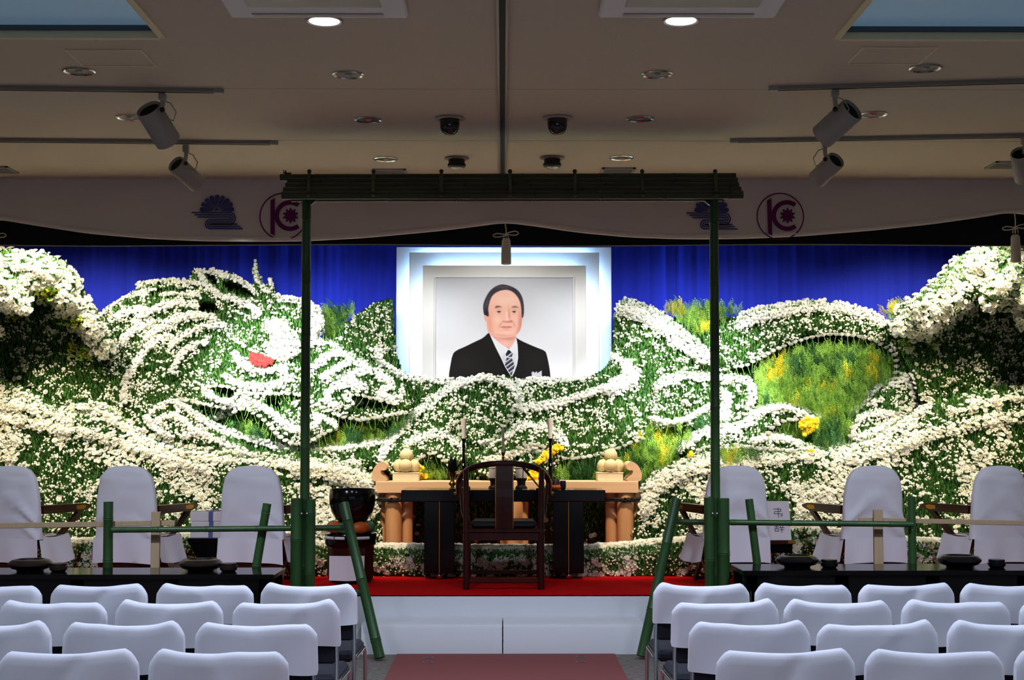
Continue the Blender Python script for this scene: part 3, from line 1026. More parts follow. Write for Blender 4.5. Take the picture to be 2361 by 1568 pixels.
def region(lab, poly, fwd=0.0, w=40, h=.12, bud=.5, wht=0.0, siz=9, lea=1.0, depth=None, over=True):
    poly = smooth_poly(poly, 2)
    s = box_of(poly, 8)
    ins = inpoly(PX[s], PY[s], poly)
    d = seg_dist(PX[s], PY[s], poly, True)
    r = np.sqrt((1 - (1 - (d / w).clip(0, 1)) ** 2).clip(0, 1))
    b = BASE[s] if depth is None else np.broadcast_to(depth(PX[s], PY[s]), PX[s].shape)
    Yv = b - fwd - h * r
    if not over:
        ins &= LAB[s] == 0
    LAB[s] = np.where(ins, lab, LAB[s]); DEP[s] = np.where(ins, Yv, DEP[s])
    BUD[s] = np.where(ins, bud, BUD[s]); WHT[s] = np.where(ins, wht, WHT[s]); SIZ[s] = np.where(ins, siz, SIZ[s]); LEA[s] = np.where(ins, lea, LEA[s])


DRAGON, CLOUD_L, CLOUD_R, WAVE_L, WAVE_R, HEDGE, BED, BANK, CLOUD_L2, CLOUD_R2 = range(1, 11)
# dark bank behind the altar table
region(BANK, [(836, 1040), (1530, 1040), (1530, 1298), (836, 1298)], 0, 20, .05, bud=.03, wht=.035, siz=14, lea=.7)
# conifer bed under everything between the coils
region(BED, [(740, 732), (900, 742), (960, 980), (960, 1120), (640, 1080), (560, 960), (700, 930)], -.10, 10, .02, bud=0, lea=.3)
region(BED, [(1450, 735), (1600, 730), (1720, 728), (2080, 724), (2100, 1000), (1900, 1080), (1640, 1090), (1500, 1130), (1260, 1115), (1270, 1050), (1440, 1000), (1700, 900)], -.10, 10, .02, bud=0, lea=.3)
region(BED, [(950, 1060), (1060, 1060), (1060, 1115), (950, 1115)], -.05, 10, .02, bud=0, lea=.3)
# dark growth that shows through gaps
region(DRAGON, [(380, 880), (700, 880), (770, 1050), (560, 1070), (400, 1040)], -.04, 10, .02, bud=.1)
region(DRAGON, [(2070, 830), (2150, 860), (2150, 985), (2060, 1015)], -.02, 10, .02, bud=.3)
# dragon body
region(DRAGON, [(768, 800), (780, 765), (800, 738), (850, 700), (890, 686), (911, 683), (911, 840), (930, 862), (1000, 870), (1060, 872), (1120, 862), (1180, 868), (1250, 872), (1352, 870), (1392, 850), (1414, 815), (1414, 684), (1480, 692), (1545, 725), (1600, 770), (1650, 830), (1660, 980), (1500, 985), (1480, 1020), (1440, 1042), (1380, 1056), (1290, 1062), (1270, 1100), (1050, 1108), (1000, 1070), (960, 1065), (900, 1075), (840, 1085), (720, 1066), (690, 1050), (720, 1035), (880, 1020), (900, 1000), (960, 940), (935, 900), (905, 860), (860, 830), (800, 820)], 0, 46, .14, bud=.52)
# right coil
region(DRAGON, [(1590, 815), (1650, 752), (1720, 713), (1800, 697), (1880, 689), (1950, 697), (2020, 718), (2072, 758), (2112, 850), (2118, 900), (2106, 965), (2060, 1000), (1990, 1032), (1962, 1012), (1958, 980), (2000, 930), (2040, 892), (2068, 868), (2076, 840), (2066, 812), (2022, 787), (1960, 772), (1900, 770), (1840, 780), (1780, 806), (1725, 850), (1600, 870)], .05, 40, .16, bud=.6)
# leg, claw on the right
region(DRAGON, [(1502, 985), (1505, 900), (1520, 876), (1560, 862), (1700, 862), (1730, 872), (1748, 900), (1740, 945), (1715, 968), (1660, 990), (1560, 985)], .12, 26, .10, bud=.6)
region(DRAGON, [(1552, 1040), (1600, 990), (1640, 975), (1700, 968), (1740, 942), (1800, 930), (1855, 945), (1890, 965), (1845, 975), (1805, 968), (1770, 990), (1760, 1005), (1790, 1000), (1840, 1012), (1890, 1042), (1820, 1052), (1640, 1050), (1590, 1055)], .14, 18, .07, bud=.55)
# arm in the middle, two claws below it
region(DRAGON, T(4, -60, 660, 0, 420, 200, 210, 420, 110, 560, 85, 720, 120, 840, 190, 905, 290, 880, 380, 790, 560, 690, 690, 560, 760, 380, 760, 300, 560, 200, 680, 0, 720), .16, 30, .10, bud=.68)
region(DRAGON, T(3, 930, 1560, 1250, 1360, 1480, 1240, 1700, 1240, 1910, 1390, 2000, 1560, 1900, 1700, 1740, 1660, 1560, 1470, 1380, 1570, 1200, 1760, 1000, 1760), .22, 20, .07, bud=.6)
region(DRAGON, T(4, 420, 890, 620, 740, 760, 660, 900, 545, 1100, 550, 1290, 670, 1330, 760, 1220, 770, 1000, 790, 860, 880, 1110, 830, 1080, 960, 900, 1060, 480, 1060), .24, 22, .08, bud=.55)
# head
region(DRAGON, [(196, 960), (200, 880), (225, 760), (235, 715), (270, 690), (310, 672), (314, 652), (345, 645), (400, 643), (440, 640), (437, 618), (500, 619), (545, 630), (580, 660), (582, 640), (584, 600), (593, 600), (600, 640), (612, 660), (622, 636), (632, 660), (640, 680), (690, 684), (735, 704), (749, 735), (745, 768), (730, 780), (760, 785), (790, 795), (815, 820), (860, 835), (880, 850), (905, 860), (940, 900), (956, 940), (930, 968), (890, 978), (820, 975), (775, 962), (782, 985), (770, 1003), (720, 1022), (690, 1034), (640, 1010), (560, 962), (520, 932), (470, 960), (560, 1030), (640, 1045), (760, 1040), (760, 1075), (560, 1065), (330, 1010), (250, 960)], .14, 60, .22, bud=.52)
for pz in (T(2, 1190, 195, 1380, 165, 1465, 235, 1400, 300, 1260, 270), T(2, 1000, 365, 1330, 395, 1240, 490, 1120, 450), T(2, 1270, 510, 1570, 400, 1720, 520, 1900, 720, 1700, 700, 1480, 620),
           T(3, 560, 800, 740, 805, 900, 860, 1100, 900, 1150, 930, 1000, 970, 760, 970, 640, 960, 570, 850), T(3, 1000, 280, 1112, 215, 1112, 440, 1040, 390),
           T(1, 1150, 180, 1260, 200, 1260, 320, 1200, 280), T(1, 1290, 250, 1450, 240, 1600, 345, 1620, 420, 1500, 410, 1380, 370), T(1, 1080, 470, 1230, 440, 1290, 560, 1200, 560, 1080, 550),
           T(1, 560, 330, 1080, 310, 1090, 345, 720, 350, 640, 400), T(2, 1680, 280, 2080, 260, 2080, 300, 1840, 310, 1900, 420, 1800, 380)):
    region(DRAGON, pz, .05, 14, -.02, bud=.04, lea=1.2)
# waves
lw = lambda px, py: np.interp(py, [860, 1000, 1100, 1200, 1340], [12.95, 12.76, 12.64, 12.50, 12.40])
region(WAVE_L, [(-100, 880), (20, 872), (80, 900), (130, 938), (180, 952), (215, 933), (262, 950), (300, 985), (352, 1018), (450, 1040), (560, 1056), (690, 1058), (760, 1066), (830, 1082), (872, 1104), (884, 1260), (884, 1312), (-100, 1312)], .0, 50, .16, bud=.45, wht=.42, siz=11.5, depth=lw)
region(WAVE_R, [(2464, 880), (2330, 885), (2260, 898), (2190, 918), (2130, 933), (2080, 968), (2020, 1010), (1960, 1027), (1880, 1042), (1640, 1050), (1575, 1054), (1500, 1098), (1482, 1130), (1462, 1200), (1450, 1312), (2464, 1312)], .0, 50, .16, bud=.45, wht=.42, siz=11.5, depth=lw)
# side clouds: dark undergrowth, then the lobes
cl = lambda px, py: np.interp(py, [560, 800, 960], [13.15, 13.25, 13.02])
region(CLOUD_L, [(-100, 640), (120, 650), (180, 700), (240, 800), (250, 860), (225, 930), (205, 960), (180, 958), (130, 940), (80, 905), (20, 880), (-100, 890)], 0, 30, .06, bud=.36, wht=.02, siz=12, depth=cl)
region(CLOUD_L, [(-100, 576), (0, 571), (60, 573), (115, 582), (152, 600), (187, 640), (192, 665), (216, 700), (242, 735), (270, 780), (277, 802), (264, 832), (228, 834), (200, 800), (178, 765), (150, 742), (125, 735), (110, 700), (60, 690), (-100, 690)], .06, 46, .42, bud=.3, wht=.95, siz=16, depth=cl)
region(CLOUD_L2, [(-100, 620), (15, 624), (50, 650), (76, 690), (78, 716), (66, 730), (20, 724), (-100, 712)], .42, 34, .26, bud=.3, wht=.95, siz=17, depth=cl)
region(CLOUD_L2, [(-100, 730), (2, 742), (13, 768), (2, 784), (-100, 790)], .42, 24, .2, bud=.3, wht=.9, siz=17, depth=cl)
region(CLOUD_R, [(2055, 770), (2160, 700), (2260, 640), (2464, 630), (2464, 890), (2330, 888), (2260, 900), (2190, 920), (2125, 936), (2100, 860)], 0, 30, .06, bud=.40, wht=.03, siz=12, depth=cl)
region(CLOUD_R, [(2045, 770), (2050, 748), (2068, 702), (2118, 672), (2150, 648), (2192, 600), (2232, 574), (2290, 561), (2340, 562), (2464, 566), (2464, 650), (2270, 692), (2240, 722), (2200, 742), (2168, 772), (2130, 792), (2080, 788)], .06, 46, .42, bud=.3, wht=.95, siz=16, depth=cl)
region(CLOUD_R2, [(2254, 660), (2298, 622), (2361, 600), (2464, 598), (2464, 715), (2340, 722), (2318, 722), (2280, 726), (2258, 712)], .42, 34, .26, bud=.3, wht=.95, siz=17, depth=cl)
region(CLOUD_R2, [(2334, 738), (2345, 720), (2400, 715), (2464, 740), (2464, 780), (2350, 772)], .42, 22, .2, bud=.3, wht=.9, siz=17, depth=cl)


# the waves thin out towards the floor
_wv = (LAB == WAVE_L) | (LAB == WAVE_R)
_fade = np.interp(PY, [1040, 1110, 1180, 1300], [1.0, .86, .58, .5])
WHT = np.where(_wv, WHT * _fade, WHT); SIZ = np.where(_wv & (PY > 1120), 13.5, SIZ)
# yellow gaps in the cloud lobes
for pz in (T(7, 270, 420, 440, 350, 470, 440, 400, 480, 290, 470), T(7, 40, 220, 150, 230, 170, 290, 100, 270), T(7, 360, 620, 560, 600, 700, 640, 640, 700, 400, 700), T(8, 640, 380, 780, 330, 800, 420, 700, 520, 640, 470), T(8, 900, 180, 1010, 150, 1020, 210, 930, 230)):
    s = box_of(pz, 8)
    WHT[s] = np.where(inpoly(PX[s], PY[s], pz), .12, WHT[s])

# ------------------------------------------------------------------ white strands
STR = []


def strand(lab, pts, hw, size=8.0, below=1.6, dens=1.0, fwd=.75, row=False, bed=True):
    pts = [tuple(p) for p in pts]
    if lab == DRAGON: hw = hw * .86
    STR.append((lab, pts, hw, size, dens, row))
    s = box_of(pts, hw * 4)
    d = seg_dist(PX[s], PY[s], pts)
    inn = d < hw
    lift = hw * DEP0[s] / F * fwd
    DEP[s] = np.where(inn & (LAB[s] > 0), DEP[s] - lift * np.sqrt((1 - (d / hw) ** 2).clip(0, 1)), DEP[s])


DEP0 = np.nan_to_num(DEP, nan=13.3)
D = DRAGON
for pts, hw in ((T(1, 150, 545, 250, 460, 350, 400, 470, 360, 580, 348, 670, 352), 8), (T(1, 490, 272, 580, 245, 700, 238, 850, 242, 980, 252, 1090, 268), 7), (T(1, 750, 362, 850, 352, 960, 357, 1090, 378), 7),
                (T(1, 235, 625, 320, 570, 420, 525, 560, 512), 9), (T(1, 460, 640, 560, 565, 680, 505, 800, 470, 920, 458, 1030, 464, 1075, 492), 9), (T(1, 305, 885, 370, 800, 430, 740, 510, 690, 625, 655), 10),
                (T(1, 580, 790, 680, 720, 780, 652, 880, 602, 1000, 575, 1130, 572, 1230, 605), 10), (T(1, 360, 1400, 358, 1290, 390, 1190, 440, 1100, 510, 990, 590, 890, 680, 815, 810, 780), 9.5),
                (T(1, 815, 865, 920, 790, 1030, 722, 1150, 682, 1325, 668), 8), (T(1, 838, 1115, 880, 1010, 950, 922, 1050, 855, 1160, 838), 8), (T(1, 1090, 150, 1200, 150, 1300, 168, 1420, 205, 1530, 262, 1600, 325), 9),
                (T(1, 1110, 190, 1160, 280, 1250, 350, 1360, 410), 7), (T(1, 1390, 405, 1500, 435, 1580, 475, 1655, 535), 9), (T(1, 1638, 60, 1640, 180, 1680, 260, 1760, 335), 5.5), (T(1, 1783, 212, 1800, 310), 3.5),
                (T(1, 1880, 392, 2000, 408, 2100, 432, 2190, 475, 2258, 545, 2290, 640, 2270, 715, 2210, 765), 13), (T(1, 2130, 480, 2200, 600, 2200, 700), 14),
                (T(1, 1440, 960, 1480, 1020, 1560, 1080, 1680, 1108, 1790, 1110, 1870, 1080, 1930, 1112), 10), (T(1, 1340, 1160, 1430, 1222, 1550, 1262, 1700, 1278, 1820, 1252, 1990, 1172), 9),
                (T(1, 1130, 1300, 1180, 1342, 1260, 1384, 1390, 1424), 8), (T(2, 1440, 262, 1390, 340, 1310, 430, 1265, 480), 7), (T(2, 1560, 260, 1480, 340, 1380, 410), 8), (T(2, 1630, 335, 1740, 392, 1820, 445, 1900, 520, 1990, 585, 2090, 600), 10),
                ([(778, 988), (767, 972), (746, 961), (728, 957)], 6), ([(727, 958), (736, 974), (716, 986), (698, 992)], 8), (T(2, 885, 330, 980, 382, 1080, 462, 1200, 535, 1330, 595, 1480, 645, 1640, 692, 1800, 742, 1960, 765, 2090, 775, 2361, 768), 9),
                ([(755, 1033), (820, 1024), (880, 1014), (904, 1002)], 9), (T(2, 615, 440, 700, 364, 800, 322, 870, 312), 6), (T(2, 585, 480, 640, 560, 720, 622, 830, 675), 8), (T(2, 690, 505, 760, 462, 850, 452, 940, 500, 1000, 560, 1065, 600), 8),
                (T(2, 930, 655, 1020, 622, 1100, 622, 1200, 662, 1330, 722, 1540, 795), 8), (T(2, 872, 335, 882, 440), 5),
                (T(3, 85, 160, 180, 145, 290, 155, 380, 185, 440, 222), 8), (T(3, 85, 465, 180, 392, 260, 315, 350, 285, 470, 295, 585, 335), 9), (T(3, 240, 565, 350, 492, 450, 425, 560, 390, 680, 396, 795, 452), 9),
                (T(3, 515, 592, 600, 525, 720, 495, 840, 494, 950, 515, 1020, 565), 9), (T(3, 940, 580, 1040, 620, 1060, 680, 960, 730), 10), (T(3, 930, 800, 1060, 830, 1150, 800, 1180, 740), 9), (T(3, 262, 850, 300, 750, 360, 692, 460, 655, 580, 645, 720, 675), 10),
                (T(3, 280, 800, 320, 870, 400, 920), 8), (T(3, 510, 812, 560, 858, 620, 868, 690, 872), 7), (T(3, 900, 255, 905, 340, 950, 425, 1040, 475, 1130, 515), 10),
                (T(3, 1180, 535, 1300, 555, 1450, 580, 1600, 600, 1800, 612, 1960, 620), 10), (T(3, 950, 1540, 962, 1450, 1050, 1325, 1180, 1172, 1300, 1055, 1430, 952, 1560, 852, 1680, 748, 1800, 688, 1950, 608, 2100, 570, 2195, 552), 11),
                (T(3, 1245, 1375, 1350, 1305, 1480, 1260, 1600, 1246, 1720, 1268, 1820, 1318, 1910, 1405), 9), (T(3, 85, 1425, 300, 1415, 500, 1396, 700, 1376, 850, 1356, 960, 1335), 10),
                (T(4, 540, 108, 700, 138, 800, 188, 868, 255, 882, 325), 12), (T(4, 880, 170, 1000, 148, 1100, 150), 8), (T(4, 1080, 146, 1250, 142, 1400, 138, 1520, 128), 7), (T(4, 895, 412, 1050, 398, 1200, 368, 1350, 328, 1480, 292, 1600, 252, 1720, 202, 1850, 122, 1915, 40, 1900, -20), 10),
                (T(4, 1700, 240, 1840, 210, 1940, 160, 1980, 70), 14), (T(4, 770, 672, 830, 608, 920, 568, 1020, 564, 1120, 586, 1230, 630, 1295, 695, 1318, 745), 10), (T(4, 520, 735, 620, 732, 700, 704, 770, 664), 7),
                (T(4, 760, 872, 860, 832, 950, 806, 1040, 806, 1100, 835), 9), (T(4, 560, 900, 680, 880, 770, 855), 9),
                (T(5, 56, 605, 140, 655, 195, 740, 215, 800), 11), (T(5, 0, 900, 100, 850, 215, 800), 11), (T(5, 428, 855, 520, 795, 640, 772, 800, 780, 960, 782, 1100, 784, 1200, 810, 1255, 875, 1262, 935, 1225, 1015), 11),
                (T(5, 400, 1140, 470, 1165, 560, 1178, 680, 1146, 800, 1078, 872, 1035), 8), (T(5, 1020, 940, 1030, 1010, 1000, 1080, 1010, 1130), 14), (T(5, 590, 1402, 700, 1335, 800, 1262, 900, 1228, 1040, 1216, 1090, 1232), 12),
                (T(5, 1130, 1205, 1230, 1145, 1310, 1085, 1420, 1036, 1568, 1034), 10), (T(5, 1270, 1335, 1360, 1295, 1460, 1290, 1568, 1312), 9),
                (T(6, 150, 1065, 250, 1015, 400, 1000, 550, 1026, 650, 1074, 735, 1110), 10), (T(6, 150, 1325, 250, 1282, 380, 1276, 500, 1316, 620, 1364, 720, 1404), 9),
                (T(6, 1170, 915, 1230, 856, 1310, 802, 1390, 786, 1450, 805), 9), (T(6, 1040, 1065, 1090, 1015, 1180, 970, 1300, 950), 8), (T(6, 1030, 1275, 1050, 1185, 1110, 1116, 1200, 1076, 1300, 1066, 1400, 1070), 9),
                (T(6, 1040, 1292, 1200, 1244, 1320, 1184, 1420, 1144), 8), (T(6, 1480, 770, 1560, 745, 1585, 830, 1590, 910), 9)):
    strand(D, pts, hw)
# thick crests of the big coils and the forehead
for pz in (T(1, 1720, 632, 1790, 610, 1880, 620, 1960, 670, 2030, 750, 2070, 850, 2060, 940, 1990, 1002, 1900, 1015, 1830, 1000, 1735, 932, 1742, 870, 1790, 790, 1722, 690),
           T(5, 45, 85, 250, 120, 430, 190, 600, 310, 740, 420, 830, 500, 880, 560, 900, 690, 800, 650, 650, 570, 520, 460, 400, 370, 260, 290, 45, 230),
           T(6, -30, 320, -10, 180, 150, 110, 350, 70, 550, 48, 750, 42, 950, 48, 1150, 88, 1300, 138, 1400, 200, 1420, 285, 1350, 300, 1200, 230, 1050, 185, 850, 155, 650, 155, 450, 190, 250, 235, 100, 295)):
    STR.append((D, pz, 0, 8.5, 1.0, False))
    s = box_of(pz, 8)
    ins = inpoly(PX[s], PY[s], pz); dd = seg_dist(PX[s], PY[s], pz, True)
    DEP[s] = np.where(ins, DEP[s] - .10 * (dd / 24).clip(0, 1) ** .6, DEP[s])
strand(WAVE_L, T(2, -200, 420, 0, 390, 70, 375, 150, 405, 250, 465, 350, 530, 430, 590, 560, 670, 700, 745, 900, 790, 1150, 830, 1400, 855, 1700, 880, 1900, 905, 2100, 930, 2361, 930, 2600, 960), 15, 11)
strand(WAVE_L, [(690, 1078), (760, 1085), (830, 1105), (866, 1130)], 22, 12)
strand(WAVE_L, [(-60, 960), (40, 968), (120, 985), (220, 1000), (310, 1030), (380, 1058), (470, 1078)], 12, 11, dens=.8)
strand(WAVE_L, [(-60, 925), (30, 935), (90, 950), (160, 968)], 14, 13, dens=.8)
strand(WAVE_R, T(6, 1725, 975, 1620, 1030, 1500, 1100, 1380, 1200, 1250, 1290, 1080, 1342, 900, 1382, 700, 1420, 450, 1460, 150, 1500, -200, 1520), 14, 10.5)
strand(WAVE_R, [(2420, 955), (2300, 965), (2200, 985), (2120, 1010), (2040, 1040), (1960, 1055)], 14, 11.5, dens=.8)
strand(WAVE_R, [(1640, 1066), (1580, 1080), (1530, 1105), (1500, 1130), (1490, 1170)], 24, 12.5)
strand(WAVE_R, [(2420, 900), (2330, 915), (2260, 930), (2200, 945)], 12, 14, dens=.7)

# rows of single blossoms along edges (each one an object)
ROWS = [T(6, -10, 648, 20, 645, 80, 640, 135, 605, 185, 575, 250, 545, 315, 510, 378, 480, 440, 455, 508, 430, 575, 408, 635, 390, 705, 375, 773, 362, 840, 357, 912, 355, 985, 360, 1058, 367, 1125, 380, 1185, 393, 1238, 410, 1285, 435, 1325, 458, 1365, 482, 1408, 512, 1432, 550, 1440, 597, 1440, 650, 1437, 702, 1428, 752),
        T(4, 1315, 882, 1390, 882, 1460, 875, 1535, 864, 1610, 850, 1680, 827, 1745, 808, 1815, 787, 1865, 764, 1920, 740, 1978, 720, 2035, 692),
        T(3, 100, 870, 200, 920, 280, 970, 350, 1010, 450, 1040, 560, 1070, 650, 1085, 760, 1080, 870, 1060, 980, 1038, 1100, 1016, 1220, 1002),
        T(3, 490, 795, 600, 778, 700, 792, 790, 822, 870, 832, 980, 872, 1090, 892), T(3, 1380, 1565, 1480, 1505, 1560, 1475, 1620, 1505, 1690, 1565, 1740, 1640),
        T(4, 880, 335, 850, 390, 820, 430, 790, 480, 770, 520, 745, 560, 720, 590, 690, 630, 660, 670), T(4, 345, 370, 310, 400, 300, 440, 290, 470, 300, 510, 310, 560, 320, 610, 330, 660),
        T(1, 1430, 805, 1500, 862, 1590, 912, 1700, 952, 1820, 992), T(1, 1070, 1292, 1150, 1272, 1280, 1262, 1400, 1278, 1500, 1312, 1600, 1342, 1750, 1347, 1900, 1332, 2085, 1352),
        T(1, 875, 1345, 900, 1382, 1020, 1418, 1150, 1442, 1320, 1478), T(2, 1650, 275, 1600, 335, 1480, 405, 1265, 488), T(2, 1575, 402, 1680, 462, 1780, 562, 1860, 652, 1960, 712, 2085, 742, 2200, 692, 2361, 605),
        T(2, 2180, 320, 2260, 360, 2361, 400), T(4, 780, 852, 870, 784, 960, 748, 1050, 748, 1130, 782, 1165, 805), T(5, 790, 1412, 860, 1374, 950, 1392, 1100, 1392), T(5, 1110, 1364, 1220, 1392, 1340, 1403, 1460, 1408, 1568, 1412), T(6, 80, 1370, 250, 1385, 400, 1395, 520, 1412),
        T(5, 1390, 1262, 1440, 1204, 1500, 1164, 1568, 1148), T(6, 280, 1245, 330, 1190, 400, 1150, 480, 1130, 590, 1125), T(5, 370, 1130, 450, 1158, 560, 1180, 680, 1160, 800, 1095, 872, 1050),
        T(5, 1235, 1010, 1205, 1060, 1175, 1105, 1135, 1130), T(6, 1170, 905, 1200, 880), T(6, 1450, 915, 1480, 955, 1500, 995, 1490, 1040, 1450, 1068), T(6, 1035, 1060, 1090, 1015), T(6, 1030, 1275, 1040, 1225, 1055, 1180, 1090, 1130),
        T(3, 1010, 240, 1060, 220, 1100, 205)]

# ------------------------------------------------------------------ grids to world
OK = LAB > 0
DEPf = np.where(OK, DEP, 13.6)
GW = WP(PX, PY, DEPf)
du = np.gradient(GW, axis=1); dv = np.gradient(GW, axis=0)
NRM = np.cross(du, dv)
NRM /= np.linalg.norm(NRM, axis=-1, keepdims=True) + 1e-9
NRM = np.where(NRM[..., 1:2] > 0, -NRM, NRM)
# soften: relief steps give wild normals
for _ in range(2):
    q = np.pad(NRM, ((1, 1), (1, 1), (0, 0)), 'edge')
    NRM = (q[:-2, 1:-1] + q[2:, 1:-1] + q[1:-1, :-2] + q[1:-1, 2:] + 2 * NRM) / 6
NRM /= np.linalg.norm(NRM, axis=-1, keepdims=True) + 1e-9


def noise2(px, py, s, seed):
    r = np.random.default_rng(seed)
    g = r.random((64, 64))
    x = np.asarray(px) / s + 20; y = np.asarray(py) / s + 7
    i = np.floor(x).astype(int); j = np.floor(y).astype(int)
    fx = x - i; fy = y - j
    fx = fx * fx * (3 - 2 * fx); fy = fy * fy * (3 - 2 * fy)
    a = g[j % 64, i % 64]; b = g[j % 64, (i + 1) % 64]; c = g[(j + 1) % 64, i % 64]; d = g[(j + 1) % 64, (i + 1) % 64]
    return a * (1 - fx) * (1 - fy) + b * fx * (1 - fy) + c * (1 - fx) * fy + d * fx * fy


def at(grid, px, py):
    i = ((np.asarray(py) - V[0]) / STEP + .5).astype(int).clip(0, len(V) - 1); j = ((np.asarray(px) - U[0]) / STEP + .5).astype(int).clip(0, len(U) - 1)
    return grid[i, j]


# templates: verts, faces, material per face -------------------------------------------------
def t_daisy(n=11, inner=7, cup=.22):
    v = []; f = []; m = []

    def ring(n, r, z0, z1, off, wd):
        for k in range(n):
            a = 2 * PI * (k + off) / n
            for (rr, da, z) in ((.12, 0, z0), (r * .66, -wd, (z0 + z1) / 2 + .03), (r, 0, z1), (r * .66, wd, (z0 + z1) / 2 + .03)):
                v.append((rr * math.cos(a + da), rr * math.sin(a + da), z))
            f.append(tuple(range(len(v) - 4, len(v)))); m.append(0)
    ring(n, .5, .0, cup * .5, 0, .30)
    if inner:
        ring(inner, .34, .05, cup * .75, .5, .42)
    o = len(v)
    for k in range(5):
        v.append((.11 * math.cos(2 * PI * k / 5), .11 * math.sin(2 * PI * k / 5), .10))
    v.append((0, 0, .17))
    for k in range(5):
        f.append((o + k, o + (k + 1) % 5, o + 5)); m.append(1)
    return np.array(v), f, m


def t_puff():
    v = []; f = []; m = []
    for n, r, z0, z1, off, wd in ((8, .52, .05, -.08, 0, .42), (7, .42, .12, .20, .5, .46), (5, .24, .2, .34, .2, .6)):
        for k in range(n):
            a = 2 * PI * (k + off) / n
            for (rr, da, z) in ((.04, 0, z0 + .08), (r * .66, -wd, (z0 + z1) / 2 + .07), (r, 0, z1), (r * .66, wd, (z0 + z1) / 2 + .07)):
                v.append((rr * math.cos(a + da), rr * math.sin(a + da), z))
            f.append(tuple(range(len(v) - 4, len(v)))); m.append(0)
    return np.array(v), f, m


def t_bud():
    v = [(0, 0, -.35)] + [(.40 * math.cos(2 * PI * k / 5), .40 * math.sin(2 * PI * k / 5), .05) for k in range(5)] + [(.22 * math.cos(2 * PI * (k + .5) / 5), .22 * math.sin(2 * PI * (k + .5) / 5), .42) for k in range(5)] + [(0, 0, .5)]
    f = []; m = []
    for k in range(5):
        f += [(0, 1 + (k + 1) % 5, 1 + k), (1 + k, 1 + (k + 1) % 5, 6 + k), (1 + (k + 1) % 5, 6 + (k + 1) % 5, 6 + k), (6 + k, 6 + (k + 1) % 5, 11)]
        m += [0, 0, 0, 0]
    o = len(v)
    v += [(-.07, 0, -.3), (.07, 0, -.3), (.05, -.3, -2.2), (0, -.05, -.3), (0, .09, -.3), (.0, -.3, -2.2)]
    f += [(o, o + 1, o + 2), (o + 3, o + 4, o + 5)]; m += [1, 1]
    return np.array(v), f, m


def t_leaf():
    v = [(0, 0, 0), (-.16, .1, .45), (.16, .1, .45), (-.12, .26, .8), (.12, .26, .8), (0, .45, 1.0)]
    return np.array(v), [(0, 2, 1), (1, 2, 4, 3), (3, 4, 5)], [0, 0, 0]


def t_blade():
    v = [(-.05, 0, 0), (.05, 0, 0), (.04, .05, .6), (-.04, .05, .6), (0, .14, 1.0)]
    return np.array(v), [(0, 1, 2, 3), (3, 2, 4)], [0, 0]


def t_sprig():
    v = [(-.012, 0, 0), (.012, 0, 0), (0, .05, 1.0)]; f = [(0, 1, 2)]; m = [0]
    r = np.random.default_rng(3)

    def blade(b, d, L, w):
        o = len(v)
        q = np.cross(d, (0, 1.0, 0)); q = q / (np.linalg.norm(q) + 1e-9) * w
        v.extend([tuple(b), tuple(b + d * L * .5 + q), tuple(b + d * L), tuple(b + d * L * .55 - q)])
        f.append((o, o + 1, o + 2, o + 3)); m.append(0)
    for k in range(13):
        t = .12 + .86 * k / 13
        s = 1 if k % 2 else -1
        L = (.36 * (1 - t) + .10) * (.75 + .5 * r.random())
        b = np.array((0, .05 * t, t)); d = np.array((s * .5, (r.random() - .5) * .5, .72)); d = d / np.linalg.norm(d)
        blade(b, d, L, .022)
        for u, ss in ((.35, 1), (.6, -1)):
            d2 = d + np.array((ss * .5 * d[2], 0, -ss * .5 * d[0])); d2 /= np.linalg.norm(d2)
            blade(b + d * L * u, d2, L * .45, .018)
    return np.array(v), f, m


def scatter(name, tmpl, pos, nrm, size, mats, parent, spin=None, origin=None):
    """one real mesh made of turned and scaled copies of a small template"""
    v, f, m = tmpl
    N = len(pos)
    if N == 0: return None
    n = nrm / (np.linalg.norm(nrm, axis=1, keepdims=True) + 1e-9)
    a = np.where(np.abs(n[:, 2:3]) < .95, np.array([[0, 0, 1.0]]), np.array([[0, 1.0, 0]]))
    t = np.cross(a, n); t /= np.linalg.norm(t, axis=1, keepdims=True) + 1e-9
    b = np.cross(n, t)
    sp = NR.random(N) * 2 * PI if spin is None else spin
    c, s = np.cos(sp)[:, None], np.sin(sp)[:, None]
    t, b = t * c + b * s, -t * s + b * c
    sc = np.broadcast_to(np.asarray(size, float), (N,))[:, None, None]
    co = pos[:, None, :] + sc * (v[None, :, 0:1] * t[:, None, :] + v[None, :, 1:2] * b[:, None, :] + v[None, :, 2:3] * n[:, None, :])
    off = np.array(wloc(parent)) if parent else np.array(origin)
    co = (co - off).reshape(-1, 3)
    lt = np.array([len(q) for q in f]); li = np.concatenate([np.array(q) for q in f])
    L = len(li); nvv = len(v)
    loops = (li[None, :] + (np.arange(N) * nvv)[:, None]).ravel().astype(np.int32)
    tot = np.tile(lt, N); start = np.concatenate([[0], np.cumsum(tot)[:-1]]).astype(np.int32)
    me = bpy.data.meshes.new(name)
    me.vertices.add(len(co)); me.vertices.foreach_set('co', co.astype(np.float32).ravel())
    me.loops.add(len(loops)); me.loops.foreach_set('vertex_index', loops)
    me.polygons.add(len(tot)); me.polygons.foreach_set('loop_start', start)
    for mm in mats: me.materials.append(mm)
    if len(mats) > 1:
        me.polygons.foreach_set('material_index', np.tile(np.array(m, np.int32), N))
    me.update(calc_edges=True)
    o = bpy.data.objects.new(name, me); COL.objects.link(o)
    if parent: o.parent = parent
    else: o.location = origin
    o['kind'] = 'stuff'
    return o


